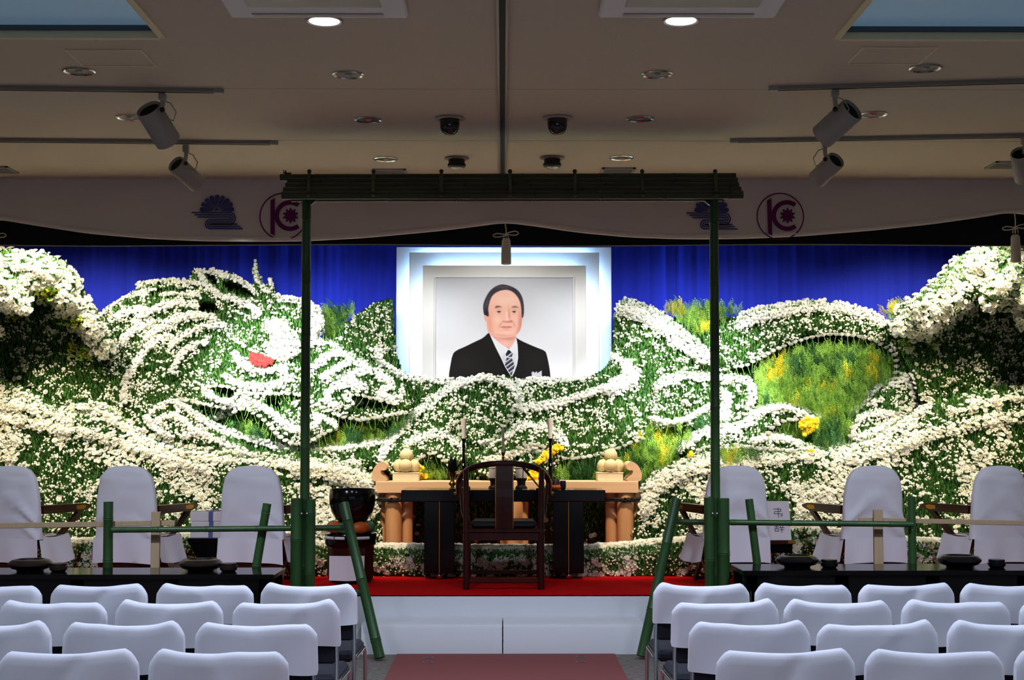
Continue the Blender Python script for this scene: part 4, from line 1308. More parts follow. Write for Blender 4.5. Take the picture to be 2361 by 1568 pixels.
def foam(lab_set, name, parent, m=None):
    st = 1
    A = np.isin(LAB, lab_set)[::st, ::st]; G = GW[::st, ::st].copy()
    G[..., 1] += .02
    O = OK[::st, ::st]
    c = A[:-1, :-1] & O[:-1, :-1] & O[1:, :-1] & O[:-1, 1:] & O[1:, 1:]
    ii, jj = np.nonzero(c)
    w = A.shape[1]
    q = np.stack([ii * w + jj, (ii + 1) * w + jj, (ii + 1) * w + jj + 1, ii * w + jj + 1], -1)
    used, inv = np.unique(q, return_inverse=True)
    vs = G.reshape(-1, 3)[used] - np.array(wloc(parent))
    fs = inv.reshape(-1, 4)
    n0 = len(vs)
    # a slab: the same surface 3 cm behind, joined along its rim
    a_ = fs.ravel(); b_ = fs[:, [1, 2, 3, 0]].ravel()
    key = a_.astype(np.int64) * n0 + b_; rev = b_.astype(np.int64) * n0 + a_
    rim = ~np.isin(rev, key)
    ra, rb = a_[rim], b_[rim]
    walls = np.stack([rb, ra, ra + n0, rb + n0], -1)
    vs = np.concatenate([vs, vs + np.array([0, .03, 0])])
    fs = np.concatenate([fs, fs[:, ::-1] + n0, walls])
    me = bpy.data.meshes.new(name)
    me.vertices.add(len(vs)); me.vertices.foreach_set('co', vs.astype(np.float32).ravel())
    me.loops.add(fs.size); me.loops.foreach_set('vertex_index', fs.ravel().astype(np.int32))
    me.polygons.add(len(fs)); me.polygons.foreach_set('loop_start', (np.arange(len(fs)) * 4).astype(np.int32))
    me.update(calc_edges=True)
    me.materials.append(m or M_foam)
    o = bpy.data.objects.new(name, me); COL.objects.link(o); o.parent = parent; o['kind'] = 'stuff'
    return o


def cand(step, mask, jit=.9):
    """jittered candidate points in pictured pixels inside a mask"""
    i, j = np.nonzero(mask)
    if not len(i): return np.zeros(0), np.zeros(0)
    x0, x1, y0, y1 = U[j.min()] - 2, U[j.max()] + 2, V[i.min()] - 2, V[i.max()] + 2
    gx_, gy_ = np.meshgrid(np.arange(x0, x1, step), np.arange(y0, y1, step * .9))
    gx_ = gx_ + (np.arange(gx_.shape[0]) % 2)[:, None] * step / 2
    x = (gx_ + (NR.random(gx_.shape) - .5) * step * jit).ravel(); y = (gy_ + (NR.random(gy_.shape) - .5) * step * jit).ravel()
    k = at(mask, x, y)
    return x[k], y[k]


UP = np.array([0, 0, 1.0]); FRONT = np.array([0, -1.0, 0])


def place(x, y, lift=0.0, wn=.55, wu=.45, wf=.25, rnd=.25):
    Yd = at(DEPf, x, y) - lift
    p = WP(x, y, Yd)
    n = at(NRM, x, y) * wn + UP * wu + FRONT * wf + NR.normal(0, rnd, (len(x), 3))
    return p, n


def px_size(s, p):
    return np.asarray(s) * p[:, 1] / F


T_DAISY = t_daisy(); T_PUFF = t_puff(); T_BUD = t_bud(); T_LEAF = t_leaf(); T_BLADE = t_blade(); T_SPRIG = t_sprig()
WMATS = [M_petal, M_eye]
ROOTS = {}
for lab_set, nm, lab, cat, at_ in (((DRAGON,), 'dragon_flower_arrangement', 'green and white flower dragon with red eye and yellow claws coiling round the portrait', 'flower arrangement', (1160, 1060, 13.0)),
                                   ((CLOUD_L, CLOUD_L2), 'cloud_flower_arrangement', 'white daisy cloud mound with dark undergrowth at the left edge of the photo', 'flower arrangement', (60, 900, 12.9)),
                                   ((CLOUD_R, CLOUD_R2), 'cloud_flower_arrangement', 'white daisy cloud mound with dark undergrowth at the right edge of the photo', 'flower arrangement', (2280, 900, 12.9)),
                                   ((WAVE_L,), 'wave_flower_arrangement', 'sloping wave of small white flowers below the dragon head, behind the left covered chairs', 'flower arrangement', (400, 1330, 12.2)),
                                   ((WAVE_R,), 'wave_flower_arrangement', 'sloping wave of small white flowers below the dragon tail, behind the right covered chairs', 'flower arrangement', (1950, 1330, 12.2)),
                                   ((BANK,), 'flower_bank', 'shadowed bank of sparse daisies behind the cypress altar table', 'flower arrangement', (1160, 1330, 12.85)),
                                   ((BED,), 'conifer_bed', 'bed of green and yellow conifer sprigs between the coils of the flower dragon', 'greenery', (1800, 1050, 13.1))):
    r = root(nm, P(*at_), lab, cat, 'cloud mounds of daisies' if 'cloud' in nm else 'waves of white flowers' if 'wave' in nm else None)
    for l in lab_set: ROOTS[l] = r
    foam(list(lab_set), 'foliage_base', r)
    mask = np.isin(LAB, lab_set)
    # leaves and stems
    if nm != 'conifer_bed':
        x, y = cand(4.3, mask)
        k = (NR.random(len(x)) < at(LEA, x, y) * .95) & (at(LAB, x, y - 12) > 0)
        x, y = x[k], y[k]
        p, n = place(x, y, -.012 + NR.random(len(x)) * .02, .35, .75, .5, .45)
        h = len(x) // 2
        sel = NR.random(len(x)) < .5
        scatter('leaves', T_LEAF, p[sel], n[sel], px_size(7 + 5 * NR.random(sel.sum()), p[sel]), [M_leaf], r, NR.normal(0, .5, sel.sum()))
        scatter('stems', T_BLADE, p[~sel], n[~sel], px_size(9 + 7 * NR.random((~sel).sum()), p[~sel]), [M_leaf2], r, NR.normal(0, .5, (~sel).sum()))
    # sprays of small buds
    x, y = cand(8.6, mask)
    nb = at(BUD, x, y) * (.45 + 1.1 * noise2(x, y, 26, 5))
    k = NR.random(len(x)) < nb * .60
    x, y = x[k], y[k]
    if len(x):
        rep = NR.integers(3, 9, len(x))
        bx2 = np.repeat(x, rep) + NR.normal(0, 4.4, rep.sum()); by2 = np.repeat(y, rep) + NR.normal(0, 3.6, rep.sum())
        kk = at(mask, bx2, by2)
        bx2, by2 = bx2[kk], by2[kk]
        p, n = place(bx2, by2, .03 + NR.random(len(bx2)) * .035, .3, .9, .2, .3)
        big = NR.random(len(bx2)) < .14
        scatter('buds', T_BUD, p[~big], n[~big], px_size(4.0 + 2.6 * NR.random((~big).sum()), p[~big]), [M_bud, M_leaf2], r)
        scatter('small_flowers', T_PUFF, p[big], n[big], px_size(6.5 + 3.5 * NR.random(big.sum()), p[big]), [M_petal], r)
    # open white daisies
    for lo, hi in ((0, 10.0), (10.0, 14.5), (14.5, 40)):
        mk = mask & (SIZ >= lo) & (SIZ < hi) & (WHT > 0)
        if not mk.any(): continue
        mean = float(SIZ[mk].mean())
        x, y = cand(mean * (.60 if mean > 14.5 else .66), mk)
        ns = noise2(x, y, 34, 9) * .6 + noise2(x, y, 90, 4) * .7
        w_ = at(WHT, x, y)
        k = np.where(w_ > .8, NR.random(len(x)) < w_, np.where(w_ < .1, NR.random(len(x)) < w_ * (.2 + 2.2 * noise2(x, y, 30, 3) ** 2), ns + NR.random(len(x)) * .25 > 1.13 - w_ * .9))
        x, y = x[k], y[k]
        bump = (noise2(x, y, 30, 21) - .5) * (.16 if mean > 14.5 else .06)
        p, n = place(x, y, .035 + bump + NR.random(len(x)) * .03, .5 if mean > 14.5 else .3, .5, .45, .28)
        sz = px_size(at(SIZ, x, y) * (.85 + .35 * NR.random(len(x))), p)
        if mean > 14.5:
            # the lobes: the largest blossoms as single objects
            order = np.argsort(-sz)
            vis = (x[order] > 2) & (x[order] < 2358)
            order = np.concatenate([order[vis], order[~vis]])
            one, rest = order[:260], order[260:]
            if 'daisy' not in MATS:
                o_ = scatter('blossom', T_DAISY, np.zeros((1, 3)), np.array([[0, 0, 1.0]]), 1.0, WMATS, None, np.zeros(1), (0, 0, 0))
                MATS['daisy'] = o_.data
                bpy.data.objects.remove(o_)
            for q in one:
                o_ = bpy.data.objects.new('blossom', MATS['daisy'])
                COL.objects.link(o_); o_.parent = r
                o_.location = Vector(p[q]) - wloc(r)
                o_.rotation_euler = (Vector(n[q]).to_track_quat('Z', 'Y').to_matrix() @ rotz(NR.random() * 6)).to_euler()
                o_.scale = (sz[q],) * 3
            scatter('daisies', T_DAISY, p[rest], n[rest], sz[rest], WMATS, r)
        else:
            scatter('daisies', T_DAISY, p, n, sz, WMATS, r)

# strands of dense white flowers
for lab, pts, hw, size, dens, row in STR:
    if hw == 0:
        s = inpoly(PX, PY, smooth_poly(pts, 1))
        x, y = cand(size * .62, s & (LAB > 0))
        x2, y2 = np.zeros(0), np.zeros(0)
    else:
        d = seg_dist(PX, PY, pts)
        x, y = cand(size * .62, d < hw * 2.6 + 4)
        dd = seg_dist(x, y, pts)
        k = (dd < hw) & (NR.random(len(x)) < dens)
        # thinning fringe below the strand
        below = (seg_dist(x, y - hw * .9, pts) < hw * 1.3) & (dd >= hw)
        k2 = below & (NR.random(len(x)) < .16 * (1 - (dd - hw) / (hw * 1.6)).clip(0, 1))
        k |= k2
        k &= at(LAB, x, y) > 0
        x, y = x[k], y[k]
    if not len(x): continue
    p, n = place(x, y, .03 + NR.random(len(x)) * .02, .25, .6, .5, .25)
    sz = px_size(size * (.9 + .4 * NR.random(len(x))), p)
    r = ROOTS[lab]
    scatter('flower_strand', T_DAISY if size > 10 else T_PUFF, p, n, sz, WMATS, r)

# coloured pieces of the dragon
for pz, m, nm, lb in ((T(1, 1590, 945, 1700, 960, 1820, 1012, 1800, 1050, 1740, 1075, 1620, 1060, 1580, 1000), M_rmum, 'eye', 'red carnation eye'),
                      (T(4, 1020, 910, 1100, 850, 1190, 768, 1285, 768, 1287, 802, 1210, 842, 1120, 892, 1050, 932), M_ymum, 'claw', 'yellow flower claw'), (T(4, 930, 1090, 955, 1030, 1010, 1000, 1105, 1008, 1105, 1090), M_ymum, 'claw', 'yellow flower claw'),
                      ([(962, 1066), (976, 1076), (990, 1098), (974, 1108), (960, 1106)], M_ymum, 'claw', 'yellow flower claw'), (T(6, 565, 1150, 640, 1100, 735, 1120, 725, 1190, 650, 1250, 602, 1280, 580, 1240), M_ymum, 'claw', 'yellow flower claw'),
                      (T(6, 590, 1412, 650, 1393, 690, 1410, 620, 1432), M_ymum, 'claw', 'yellow flower claw'), (T(5, 680, 1450, 720, 1425, 740, 1440, 700, 1465), M_ymum, 'claw', 'yellow flower claw')):
    s = inpoly(PX, PY, pz)
    x, y = cand(3.8 if nm == 'eye' else 5.6, seg_dist(PX, PY, pz, True) * (~s) < 6)
    k = inpoly(x, y, pz)
    x, y = x[k], y[k]
    p, n = place(x, y, .085 + NR.random(len(x)) * .02, .6, .35, .4, .2)
    dm = np.min([at(DEPf, x + i, y + j) for i in (-14, -7, 0, 7, 14) for j in (-14, -7, 0, 7, 14)], axis=0)
    p = WP(x, y, dm - .05 - NR.random(len(x)) * .02)
    o = scatter(nm, T_PUFF, p, n, px_size((7.5 if nm == 'eye' else 11) * (.9 + .3 * NR.random(len(x))), p), [m], ROOTS[DRAGON])
    if o: o['label'] = lb

# single cup shaped blossoms in rows
bm_ = MB()
for n_, r_, z0, z1, off, wd in ((9, .52, .0, .52, 0, .42), (8, .40, .05, .58, .5, .46), (6, .24, .1, .56, .2, .6)):
    for k in range(n_):
        a = 2 * PI * (k + off) / n_
        pt = lambda rr, da, z: (rr * math.cos(a + da), rr * math.sin(a + da), z)
        bm_.add([pt(.06, 0, z0), pt(r_ * .82, -wd, z0 + .16), pt(r_, -wd * .6, z0 + .34), pt(r_ * .9, 0, z1), pt(r_, wd * .6, z0 + .34), pt(r_ * .82, wd, z0 + .16)], [(0, 1, 2, 3, 4, 5)], 0)
bm_.tube([(0, 0, 0), (.02, .02, -.8), (0, .15, -1.7)], [.05, .04, .035], 4, 1, False)
CUP = bm_.mesh('blossom', [M_petal, M_leaf2])
nbl = 0
for rw in ROWS:
    L = 0
    pts = np.array(rw)
    seg = np.hypot(*np.diff(pts, axis=0).T)
    cum = np.concatenate([[0], np.cumsum(seg)])
    cnt = max(2, int(cum[-1] / 13.6) + 1)
    q = np.linspace(0, cum[-1], cnt)
    xx = np.interp(q, cum, pts[:, 0]); yy = np.interp(q, cum, pts[:, 1])
    for x, y in zip(xx, yy):
        if nbl >= 300: break
        near = [at(DEPf, x + a, y + b) for a, b in ((0, 0), (0, -8), (0, 8), (8, 0), (-8, 0))]
        Yd = float(min(near)) - .05
        p = P(float(x), float(y) + 4, Yd)
        o_ = bpy.data.objects.new('blossom', CUP); COL.objects.link(o_)
        r = ROOTS[DRAGON]
        o_.parent = r; o_.location = p - wloc(r)
        o_.rotation_euler = (NR.normal(.25, .12), NR.normal(0, .12), NR.random() * 6)
        o_.scale = (13.6 * Yd / F * NR.uniform(.92, 1.1),) * 3
        nbl += 1

# conifer sprigs
KON = [[(742, 722), (775, 712), (815, 712), (797, 740), (782, 775), (770, 786), (745, 780)], T(5, 450, 185, 620, 180, 870, 200, 1150, 200, 1150, 215, 950, 295, 870, 365, 780, 405, 700, 345, 560, 245),
       T(6, 150, 720, 230, 640, 420, 580, 560, 520, 700, 500, 900, 490, 1100, 480, 1300, 540, 1400, 620, 1410, 750, 1300, 800, 1180, 890, 1150, 970, 1060, 1030, 1030, 1150, 1030, 1300, 950, 1360, 850, 1380, 740, 1390, 690, 1360, 700, 1270, 745, 1180, 735, 1100, 650, 1050, 500, 990, 350, 985, 200, 1020, 185, 900, 175, 800),
       T(6, 380, 1220, 480, 1170, 570, 1180, 590, 1240, 600, 1300, 420, 1260), [(725, 1038), (760, 1008), (800, 994), (850, 982), (905, 978), (940, 958), (952, 966), (922, 992), (897, 1012), (830, 1022), (770, 1034)],
       T(2, 1480, 600, 1560, 540, 1640, 570, 1680, 620, 1750, 620, 1750, 690, 1650, 680, 1540, 640),
       [(1478, 998), (1507, 986), (1550, 986), (1604, 980), (1633, 972), (1633, 985), (1600, 999), (1587, 1018), (1560, 1034), (1571, 1056), (1550, 1069), (1526, 1082), (1490, 1102), (1430, 1108), (1290, 1108), (1275, 1092), (1290, 1076), (1400, 1066), (1440, 1046), (1480, 1024)],
       [(962, 1092), (985, 1070), (1010, 1080), (1032, 1102), (1036, 1110), (962, 1110)], [(1655, 1052), (1700, 1048), (1780, 1054), (1720, 1064), (1660, 1070)], [(2040, 722), (2055, 712), (2082, 705), (2082, 728), (2050, 735)]]
for kp, pz in enumerate(KON):
    s = seg_dist(PX, PY, pz, True) * (~inpoly(PX, PY, pz)) < 4
    x, y = cand(6.6, s, 1.0)
    k = inpoly(x, y, pz)
    x, y = x[k], y[k]
    yd = at(np.where(OK, DEP, BASE), x, y)
    up = kp in (0, 1, 9)
    p = WP(x, y + 14, np.where(up, np.maximum(yd, 13.9), yd) - .03 - NR.random(len(x)) * .08)
    n = UP * .9 + FRONT * .35 + NR.normal(0, .22, (len(x), 3))
    ylw = noise2(x, y, 30, 31) + NR.random(len(x)) * .3
    c1_ = ylw > .98; c2_ = (ylw < .34) | ((y > 960) & (ylw < .62)); c0_ = ~(c1_ | c2_)
    for sel, m, nm in ((c0_, M_fern, 'green_sprigs'), (c1_, M_fern2, 'yellow_sprigs'), (c2_, M_fern3, 'dark_sprigs')):
        if sel.any():
            scatter(nm, T_SPRIG, p[sel], n[sel], px_size(30 + 16 * NR.random(sel.sum()), p[sel]), [m], ROOTS[BED], NR.normal(0, .5, sel.sum()))
# yellowing leaves in the clouds
for lab, pz in ((CLOUD_L, T(7, 560, 850, 720, 830, 780, 930, 680, 1000, 600, 950)), (CLOUD_L, T(7, 300, 400, 470, 380, 460, 470, 330, 480)), (CLOUD_L, T(7, 40, 590, 190, 600, 150, 660, 60, 660)), (CLOUD_L, T(7, 520, 630, 720, 640, 640, 700, 520, 680)),
                (CLOUD_R, T(8, 70, 780, 180, 800, 220, 880, 120, 850)), (CLOUD_R, T(8, 330, 790, 420, 840, 380, 900))):
    s = inpoly(PX, PY, pz)
    x, y = cand(5, s)
    p, n = place(x, y, .06, .3, .4, .5, .5)
    sel = NR.random(len(x)) < .45
    scatter('yellow_leaves', T_LEAF, p[sel], n[sel], px_size(13 + 5 * NR.random(sel.sum()), p[sel]), [M_fern2], ROOTS[lab])
    scatter('leaves', T_LEAF, p[~sel], n[~sel], px_size(14 + 5 * NR.random((~sel).sum()), p[~sel]), [M_fern], ROOTS[lab])

# low flower hedge along the front
hx = np.array([-100, 120, 300, 440, 650, 860, 1160, 1350, 1600, 1850, 2000, 2130, 2464.]); hy = np.array([1262, 1252, 1244, 1236, 1252, 1262, 1265, 1266, 1244, 1216, 1236, 1248, 1262.])
hr = root('flower_hedge', P(1160, 1330, 11.95), 'low hedge of white daisies along the red carpet in front of the altar', 'flower hedge')
U2 = np.arange(-100, 2464, 8.)
prof = []
for u in U2:
    yt = float(np.interp(u, hx, hy))
    b = float(P(u, yt, 11.98).z)
    x = P(u, yt, 11.98).x
    prof.append([(x, 11.90, STAGE), (x, 11.89, STAGE + (b - STAGE) * .6), (x, 11.93, b - .03), (x, 12.0, b - .005), (x, 12.16, b), (x, 12.24, b - .08), (x, 12.26, STAGE)])
MB().sheet(prof, 0, True).build('foliage_base', M_foam, hr)
NP = 26000
ui = NR.integers(0, len(U2) - 1, NP); ti = NR.random(NP); fi = NR.random(NP)
PR = np.array(prof)
side = NR.random(NP)
seg = np.where(side < .30, 0, np.where(side < .52, 1, np.where(side < .66, 2, np.where(side < .88, 3, 4))))
a = PR[ui, seg]; b = PR[ui, seg + 1]; c = PR[ui + 1, seg]; d = PR[ui + 1, seg + 1]
pos = (a * (1 - ti)[:, None] + b * ti[:, None]) * (1 - fi)[:, None] + (c * (1 - ti)[:, None] + d * ti[:, None]) * fi[:, None]
dirn = np.where((seg < 2)[:, None], FRONT, UP * 1.0 + FRONT * .4) + NR.normal(0, .3, (NP, 3))
low = pos[:, 2] < STAGE + .13
ns = noise2(pos[:, 0] * 100, pos[:, 2] * 160, 9, 8)
top = seg >= 2
fl = np.where(top, NR.random(NP) < .8, NR.random(NP) < .22 * (ns > .42))
lf_ = ~fl
scatter('leaves', T_LEAF, pos[lf_], dirn[lf_] * .5 + UP * .6, np.where(top[lf_], .02, .034) + .012 * NR.random(lf_.sum()), [M_leaf], hr, NR.normal(0, .6, lf_.sum()))
fp = pos[fl] + dirn[fl] * .012
scatter('daisies', T_DAISY, fp, dirn[fl], .038 + .016 * NR.random(fl.sum()), WMATS, hr)
kb = lf_ & (NR.random(NP) < .22) & ~top
scatter('buds', T_BUD, pos[kb] + dirn[kb] * .02, dirn[kb] + UP * .5, .016 + .008 * NR.random(kb.sum()), [M_bud, M_leaf2], hr)
# ================================================================== ALTAR TABLE (pale cypress) AND ITS OFFERINGS
YA = 12.40
a = P(862, 1110, YA); b = P(1476, 1110, YA)
zt = P(1160, 1110, YA).z; zb = P(1160, 1137, YA).z
ar = root('altar_table', ((a.x + b.x) / 2, YA + .2, STAGE), 'pale cypress altar table with scrolled ends in front of the flower dragon', 'altar table')
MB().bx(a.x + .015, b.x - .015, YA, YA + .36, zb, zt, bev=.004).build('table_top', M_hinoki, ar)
for s, cx in ((-1, 883), (1, 1454)):
    # scrolled end, seen from the side
    prof = [(0, 0), (-.088, 0), (-.096, .05), (-.082, .105), (-.048, .150), (-.005, .172), (.030, .166), (.050, .140), (.046, .108), (.022, .092), (-.006, .098), (-.014, .084), (-.002, .060), (.035, .034), (.052, .0)]
    pf = smooth_poly(prof, 2)
    x0 = P(cx, 1110, YA).x + s * .012
    MB().prism([(x0 - s * p[0] * .92 if s > 0 else x0 + p[0] * .92, zt + max(0, p[1])) for p in pf], YA + .005, YA + .355).build('scroll_end', M_hinoki, ar)
for cx, n, nm in ((908, 3, 0), (1441, 3, 0), (1186, 3, 0)):
    c = P(cx, 1200, YA + .14)
    for k, dx in enumerate((-.115, 0, .11)):
        if abs(cx - 1186) < 2: dx *= .62
        rr = .075 if k == 1 else .055
        yy = YA + (.09 if k == 1 else .17)
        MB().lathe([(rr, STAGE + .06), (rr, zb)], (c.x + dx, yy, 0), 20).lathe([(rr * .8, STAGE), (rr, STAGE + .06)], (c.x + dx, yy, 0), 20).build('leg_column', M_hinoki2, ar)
    if abs(cx - 1186) > 2:
        zr = P(cx, 1151, YA).z
        m = MB()
        pts = []
        for t in np.linspace(0, 2 * PI, 24):
            pts.append((c.x - .003 + .205 * math.cos(t), YA + .13 + .135 * math.sin(t), zr + .004 * math.sin(5 * t)))
        m.tube(pts, .013, 6, 0, False)
        m.tube([(p[0], p[1], p[2] - .015) for p in pts], .010, 6, 0, False)
        m.ball((c.x + .02, YA - .012, zr - .005), .022, 8)
        for s in (-1, 1):
            m.tube([(c.x + .02, YA - .014, zr), (c.x + .02 + s * .035, YA - .02, zr + .012), (c.x + .02 + s * .05, YA - .02, zr - .01), (c.x + .02 + s * .01, YA - .02, zr - .012)], .006, 6)
        m.build('black_cord', M_rope, ar)

for cx, bx0, bx1, s in ((935, 905, 965, 'left'), (1408, 1378, 1437, 'right')):
    p0 = P(bx0, 1105, YA + .05); p1 = P(bx1, 1105, YA + .05)
    zbx = zt + .068
    r = root('offering_box', ((p0.x + p1.x) / 2, YA + .17, zt), 'cream wooden offering box on the %s end of the cypress altar table' % s, 'box', 'offering boxes')
    MB().bx(p0.x, p1.x, YA + .06, YA + .28, zt, zbx, bev=.003).build('body', M_box, r)
    MB().bx(p0.x - .004, p1.x + .004, YA + .056, YA + .284, zbx, zbx + .006).build('lid', M_box, r)
    c = P(cx, 1077, YA + .1)
    R = .0595
    zz = zbx + .006 + R
    for (dx, dy, dz, lab) in ((-.055, .17, 0, 'left rear'), (.062, .17, 0, 'right rear'), (.0, .10, 0.0, 'front'), (.004, .15, .092, 'topmost')):
        mc = Vector((c.x + dx, YA + dy, zz + dz))
        mr = root('melon', mc - Vector((0, 0, R)), '%s pale netted melon of the pile on the %s offering box' % (lab, s), 'melon', 'melons on the altar')
        MB().ball(mc, R, 24, 0, (1, 1, .98)).build('fruit', M_melon, mr)
        st = MB()
        tip = mc + Vector((0, 0, R))
        if lab == 'topmost':
            st.tube([tip - Vector((0, 0, .006)), tip + Vector((0, 0, .012))], .005, 7)
            st.tube([tip + Vector((-.05, 0, .022 if s == 'right' else .012)), tip + Vector((0, 0, .012)), tip + Vector((.04, 0, .002))], .0045, 7)
        else:
            st.tube([tip - Vector((0, 0, .006)), tip + Vector((-.004, 0, .008))], .004, 7)
            st.tube([tip + Vector((-.03, -.01, .012)), tip + Vector((-.004, 0, .008)), tip + Vector((.03, -.005, .004))], .0035, 7)
        st.build('stem', M_stem, mr)

# ================================================================== BLACK ALTAR DESK
YT = 11.60
a = P(925, 1130, YT); b = P(1396, 1130, YT)
zt = P(1160, 1130, YT).z; zb = P(1160, 1157, YT).z
dr = root('black_altar_desk', ((a.x + b.x) / 2, YT + .25, STAGE), 'long black lacquered desk before the cypress altar table', 'desk')
MB().bx(a.x, b.x, YT, YT + .5, zb, zt, bev=.006).build('desk_top', M_black, dr)
for x0, x1, cg in ((978, 1048, 1013), (1275, 1346, 1311)):
    p0 = P(x0, 1200, YT + .03); p1 = P(x1, 1200, YT + .03); g = P(cg, 1200, YT + .02)
    z0 = STAGE + .05
    for u0, u1 in ((p0.x, g.x - .004), (g.x + .004, p1.x)):
        MB().bx(u0, u1, YT + .03, YT + .45, z0, zb, bev=.003).build('pedestal_panel', M_black, dr)
    MB().bx(g.x - .0035, g.x + .0035, YT + .027, YT + .034, z0, zb).build('gold_edge', M_gold, dr)
    for yy in (YT + .06, YT + .42):
        m = MB(); m.ball((g.x, yy, STAGE + .027), .026, 14); m.build('caster', M_chrome, dr)
        MB().tube([(g.x, yy, STAGE + .045), (g.x, yy, z0 + .01)], .012, 8).build('caster_stem', M_blackm, dr)


def on_desk(px, py=1128, dy=.12):
    p = P(px, py, YT + dy)
    return Vector((p.x, YT + dy, zt))


# brass vase with leaves
c = on_desk(1043, dy=.10)
r = root('brass_vase', c, 'small brass vase with dark green leaves on the black desk', 'vase')
MB().lathe([(0, 0), (.028, 0), (.030, .006), (.018, .016), (.016, .03), (.030, .044), (.032, .052), (.018, .066), (.016, .085), (.020, .11), (.034, .135), (.032, .135), (.018, .11), (0, .10)], c, 24).build('body', M_brass, r)
lv = MB()
rr = random.Random(3)
for k in range(26):
    az = rr.uniform(0, 2 * PI); tl = rr.uniform(.1, .9); L = rr.uniform(.09, .17)
    d = Vector((math.cos(az) * tl, math.sin(az) * tl, 1)).normalized()
    q = d.cross(Vector((0, 0, 1))).normalized()
    o = c + Vector((0, 0, .12))
    w = .022
    lv.add([o, o + d * L * .35, o + d * L * .6 + q * w, o + d * L, o + d * L * .6 - q * w], [(0, 1, 2), (0, 4, 1), (1, 4, 3), (1, 3, 2)])
lv.build('leaves', mat('vase_leaf', (30, 52, 30), .5), r)

# tall black candlesticks with flared candles
for px, s in ((1069, 'left'), (1269, 'right')):
    c = on_desk(px, dy=.30)
    zc = P(px, 1011, YT + .30).z; ztop = P(px, 965, YT + .30).z
    hgt = zc - zt
    r = root('candlestick', c, 'tall black turned candlestick with a flared white candle, %s one' % s, 'candlestick', 'tall black candlesticks')
    k = hgt
    MB().lathe([(0, 0), (.055, 0), (.058, .012), (.05, .02), (.028, .035), (.022, .06), (.03, .075), (.02, .09), (.016, k * .42), (.024, k * .46), (.014, k * .5), (.020, k * .56), (.012, k * .6), (.011, k * .8), (.016, k * .84), (.011, k * .88), (.012, k - .03), (.021, k - .012), (.023, k), (0, k)], c, 20).build('stick', M_black, r)
    MB().lathe([(0, k), (.0175, k), (.0175, k + .05), (.020, k + .09), (.028, ztop - zt), (.022, ztop - zt + .001), (0, ztop - zt - .004)], c, 20).tube([(c.x, c.y, ztop - .003), (c.x + .002, c.y, ztop + .02)], .004, 6).build('candle', M_wax, r)

# thin candle in a brass holder
c = on_desk(1160, dy=.22)
z1 = P(1160, 1043, YT + .22).z - zt; z2 = P(1160, 989, YT + .22).z - zt
r = root('candle_holder', c, 'slender brass holder with a thin white candle behind the rosewood chair', 'candlestick')
MB().lathe([(0, 0), (.05, 0), (.05, .008), (.014, .02), (.009, .05), (.009, z1 - .05), (.014, z1 - .04), (.009, z1 - .03), (.020, z1 - .004), (.021, z1), (0, z1)], c, 18).build('holder', M_brass, r)
MB().lathe([(0, z1), (.0105, z1), (.0105, z2), (.006, z2 + .004), (0, z2 + .004)], c, 14).build('candle', M_wax, r)

# white offering drums on dark stands
for px, s, low in ((1140, 'left', 1128), (1202, 'right', 1108)):
    dy = .34
    c = on_desk(px, dy=dy)
    z1 = P(px, 1102, YT + dy).z - zt; z2 = P(px, 1077, YT + dy).z - zt
    r = root('offering_stand', c, 'white wrapped offering on a dark footed stand, %s of the chair splat' % s, 'offering', 'wrapped offerings on the desk')
    MB().lathe([(0, 0), (.05, 0), (.05, .01), (.034, .028), (.034, z1 * .6), (.048, z1 - .008), (.048, z1), (0, z1)], c, 18).build('stand', M_blackm, r)
    MB().lathe([(0, z1), (.046, z1), (.047, z2 - .02), (.044, z2 - .016), (.048, z2 - .006), (.045, z2), (0, z2 - .003)], c, 20).build('wrapped_bundle', M_paper, r)

# microphone on a boom
c = on_desk(1245, dy=.08)
r = root('microphone', c, 'black boom microphone on the desk seen through the chair back', 'microphone')
p0 = c + Vector((0, 0, .012)); p1 = P(1206, 1078, YT + .08); p2 = P(1193, 1056, YT + .06)
MB().lathe([(0, 0), (.035, 0), (.033, .010), (.012, .016), (0, .018)], c, 18).build('base', M_blackm, r)
MB().tube([p0, p0.lerp(p1, .5), p1], .006, 8).tube([p0.lerp(p1, .62), p0.lerp(p1, .95)], .011, 8).build('boom', M_blackm, r)
m = MB(); m.tube([p1, p1.lerp(p2, .6)], .010, 10); m.ball(p2, .017, 12, 0, (1, 1, 1.3)); m.build('mic_head', M_blackm, r)
MB().tube([p1, P(1206, 1090, YT + .07), P(1205.5, 1110, YT + .07), Vector((P(1205, 1126, YT + .07).x, YT + .07, zt + .004))], .0035, 6).build('cable', M_blackm, r)

# small gong on orange cushion, tea cup, white cards
c = on_desk(1281, dy=.06)
r = root('small_gong', c, 'small grey metal gong bowl on an orange cushion at the right of the desk', 'gong')
cu = MB()
for k in range(8):
    t = 2 * PI * k / 8 + .4
    cu.ball(c + Vector((.028 * math.cos(t), .028 * math.sin(t), .020)), .020, 10)
cu.build('cushion', M_orange, r)
MB().lathe([(0, .028), (.026, .03), (.034, .05), (.035, .085), (.033, .085), (.031, .05), (0, .036)], c, 22).build('bowl', M_steel, r)
c = on_desk(1298, dy=.06)
r = root('tea_cup', c, 'dark navy ceramic cup beside the small gong', 'cup')
MB().lathe([(0, 0), (.018, 0), (.024, .012), (.027, .04), (.024, .07), (.021, .074), (.019, .07), (.02, .03), (0, .01)], c, 22).build('body', M_navy, r)
MB().lathe([(.019, .060), (0, .060)], c, 18).build('tea', mat('tea', (50, 60, 20), .1), r)
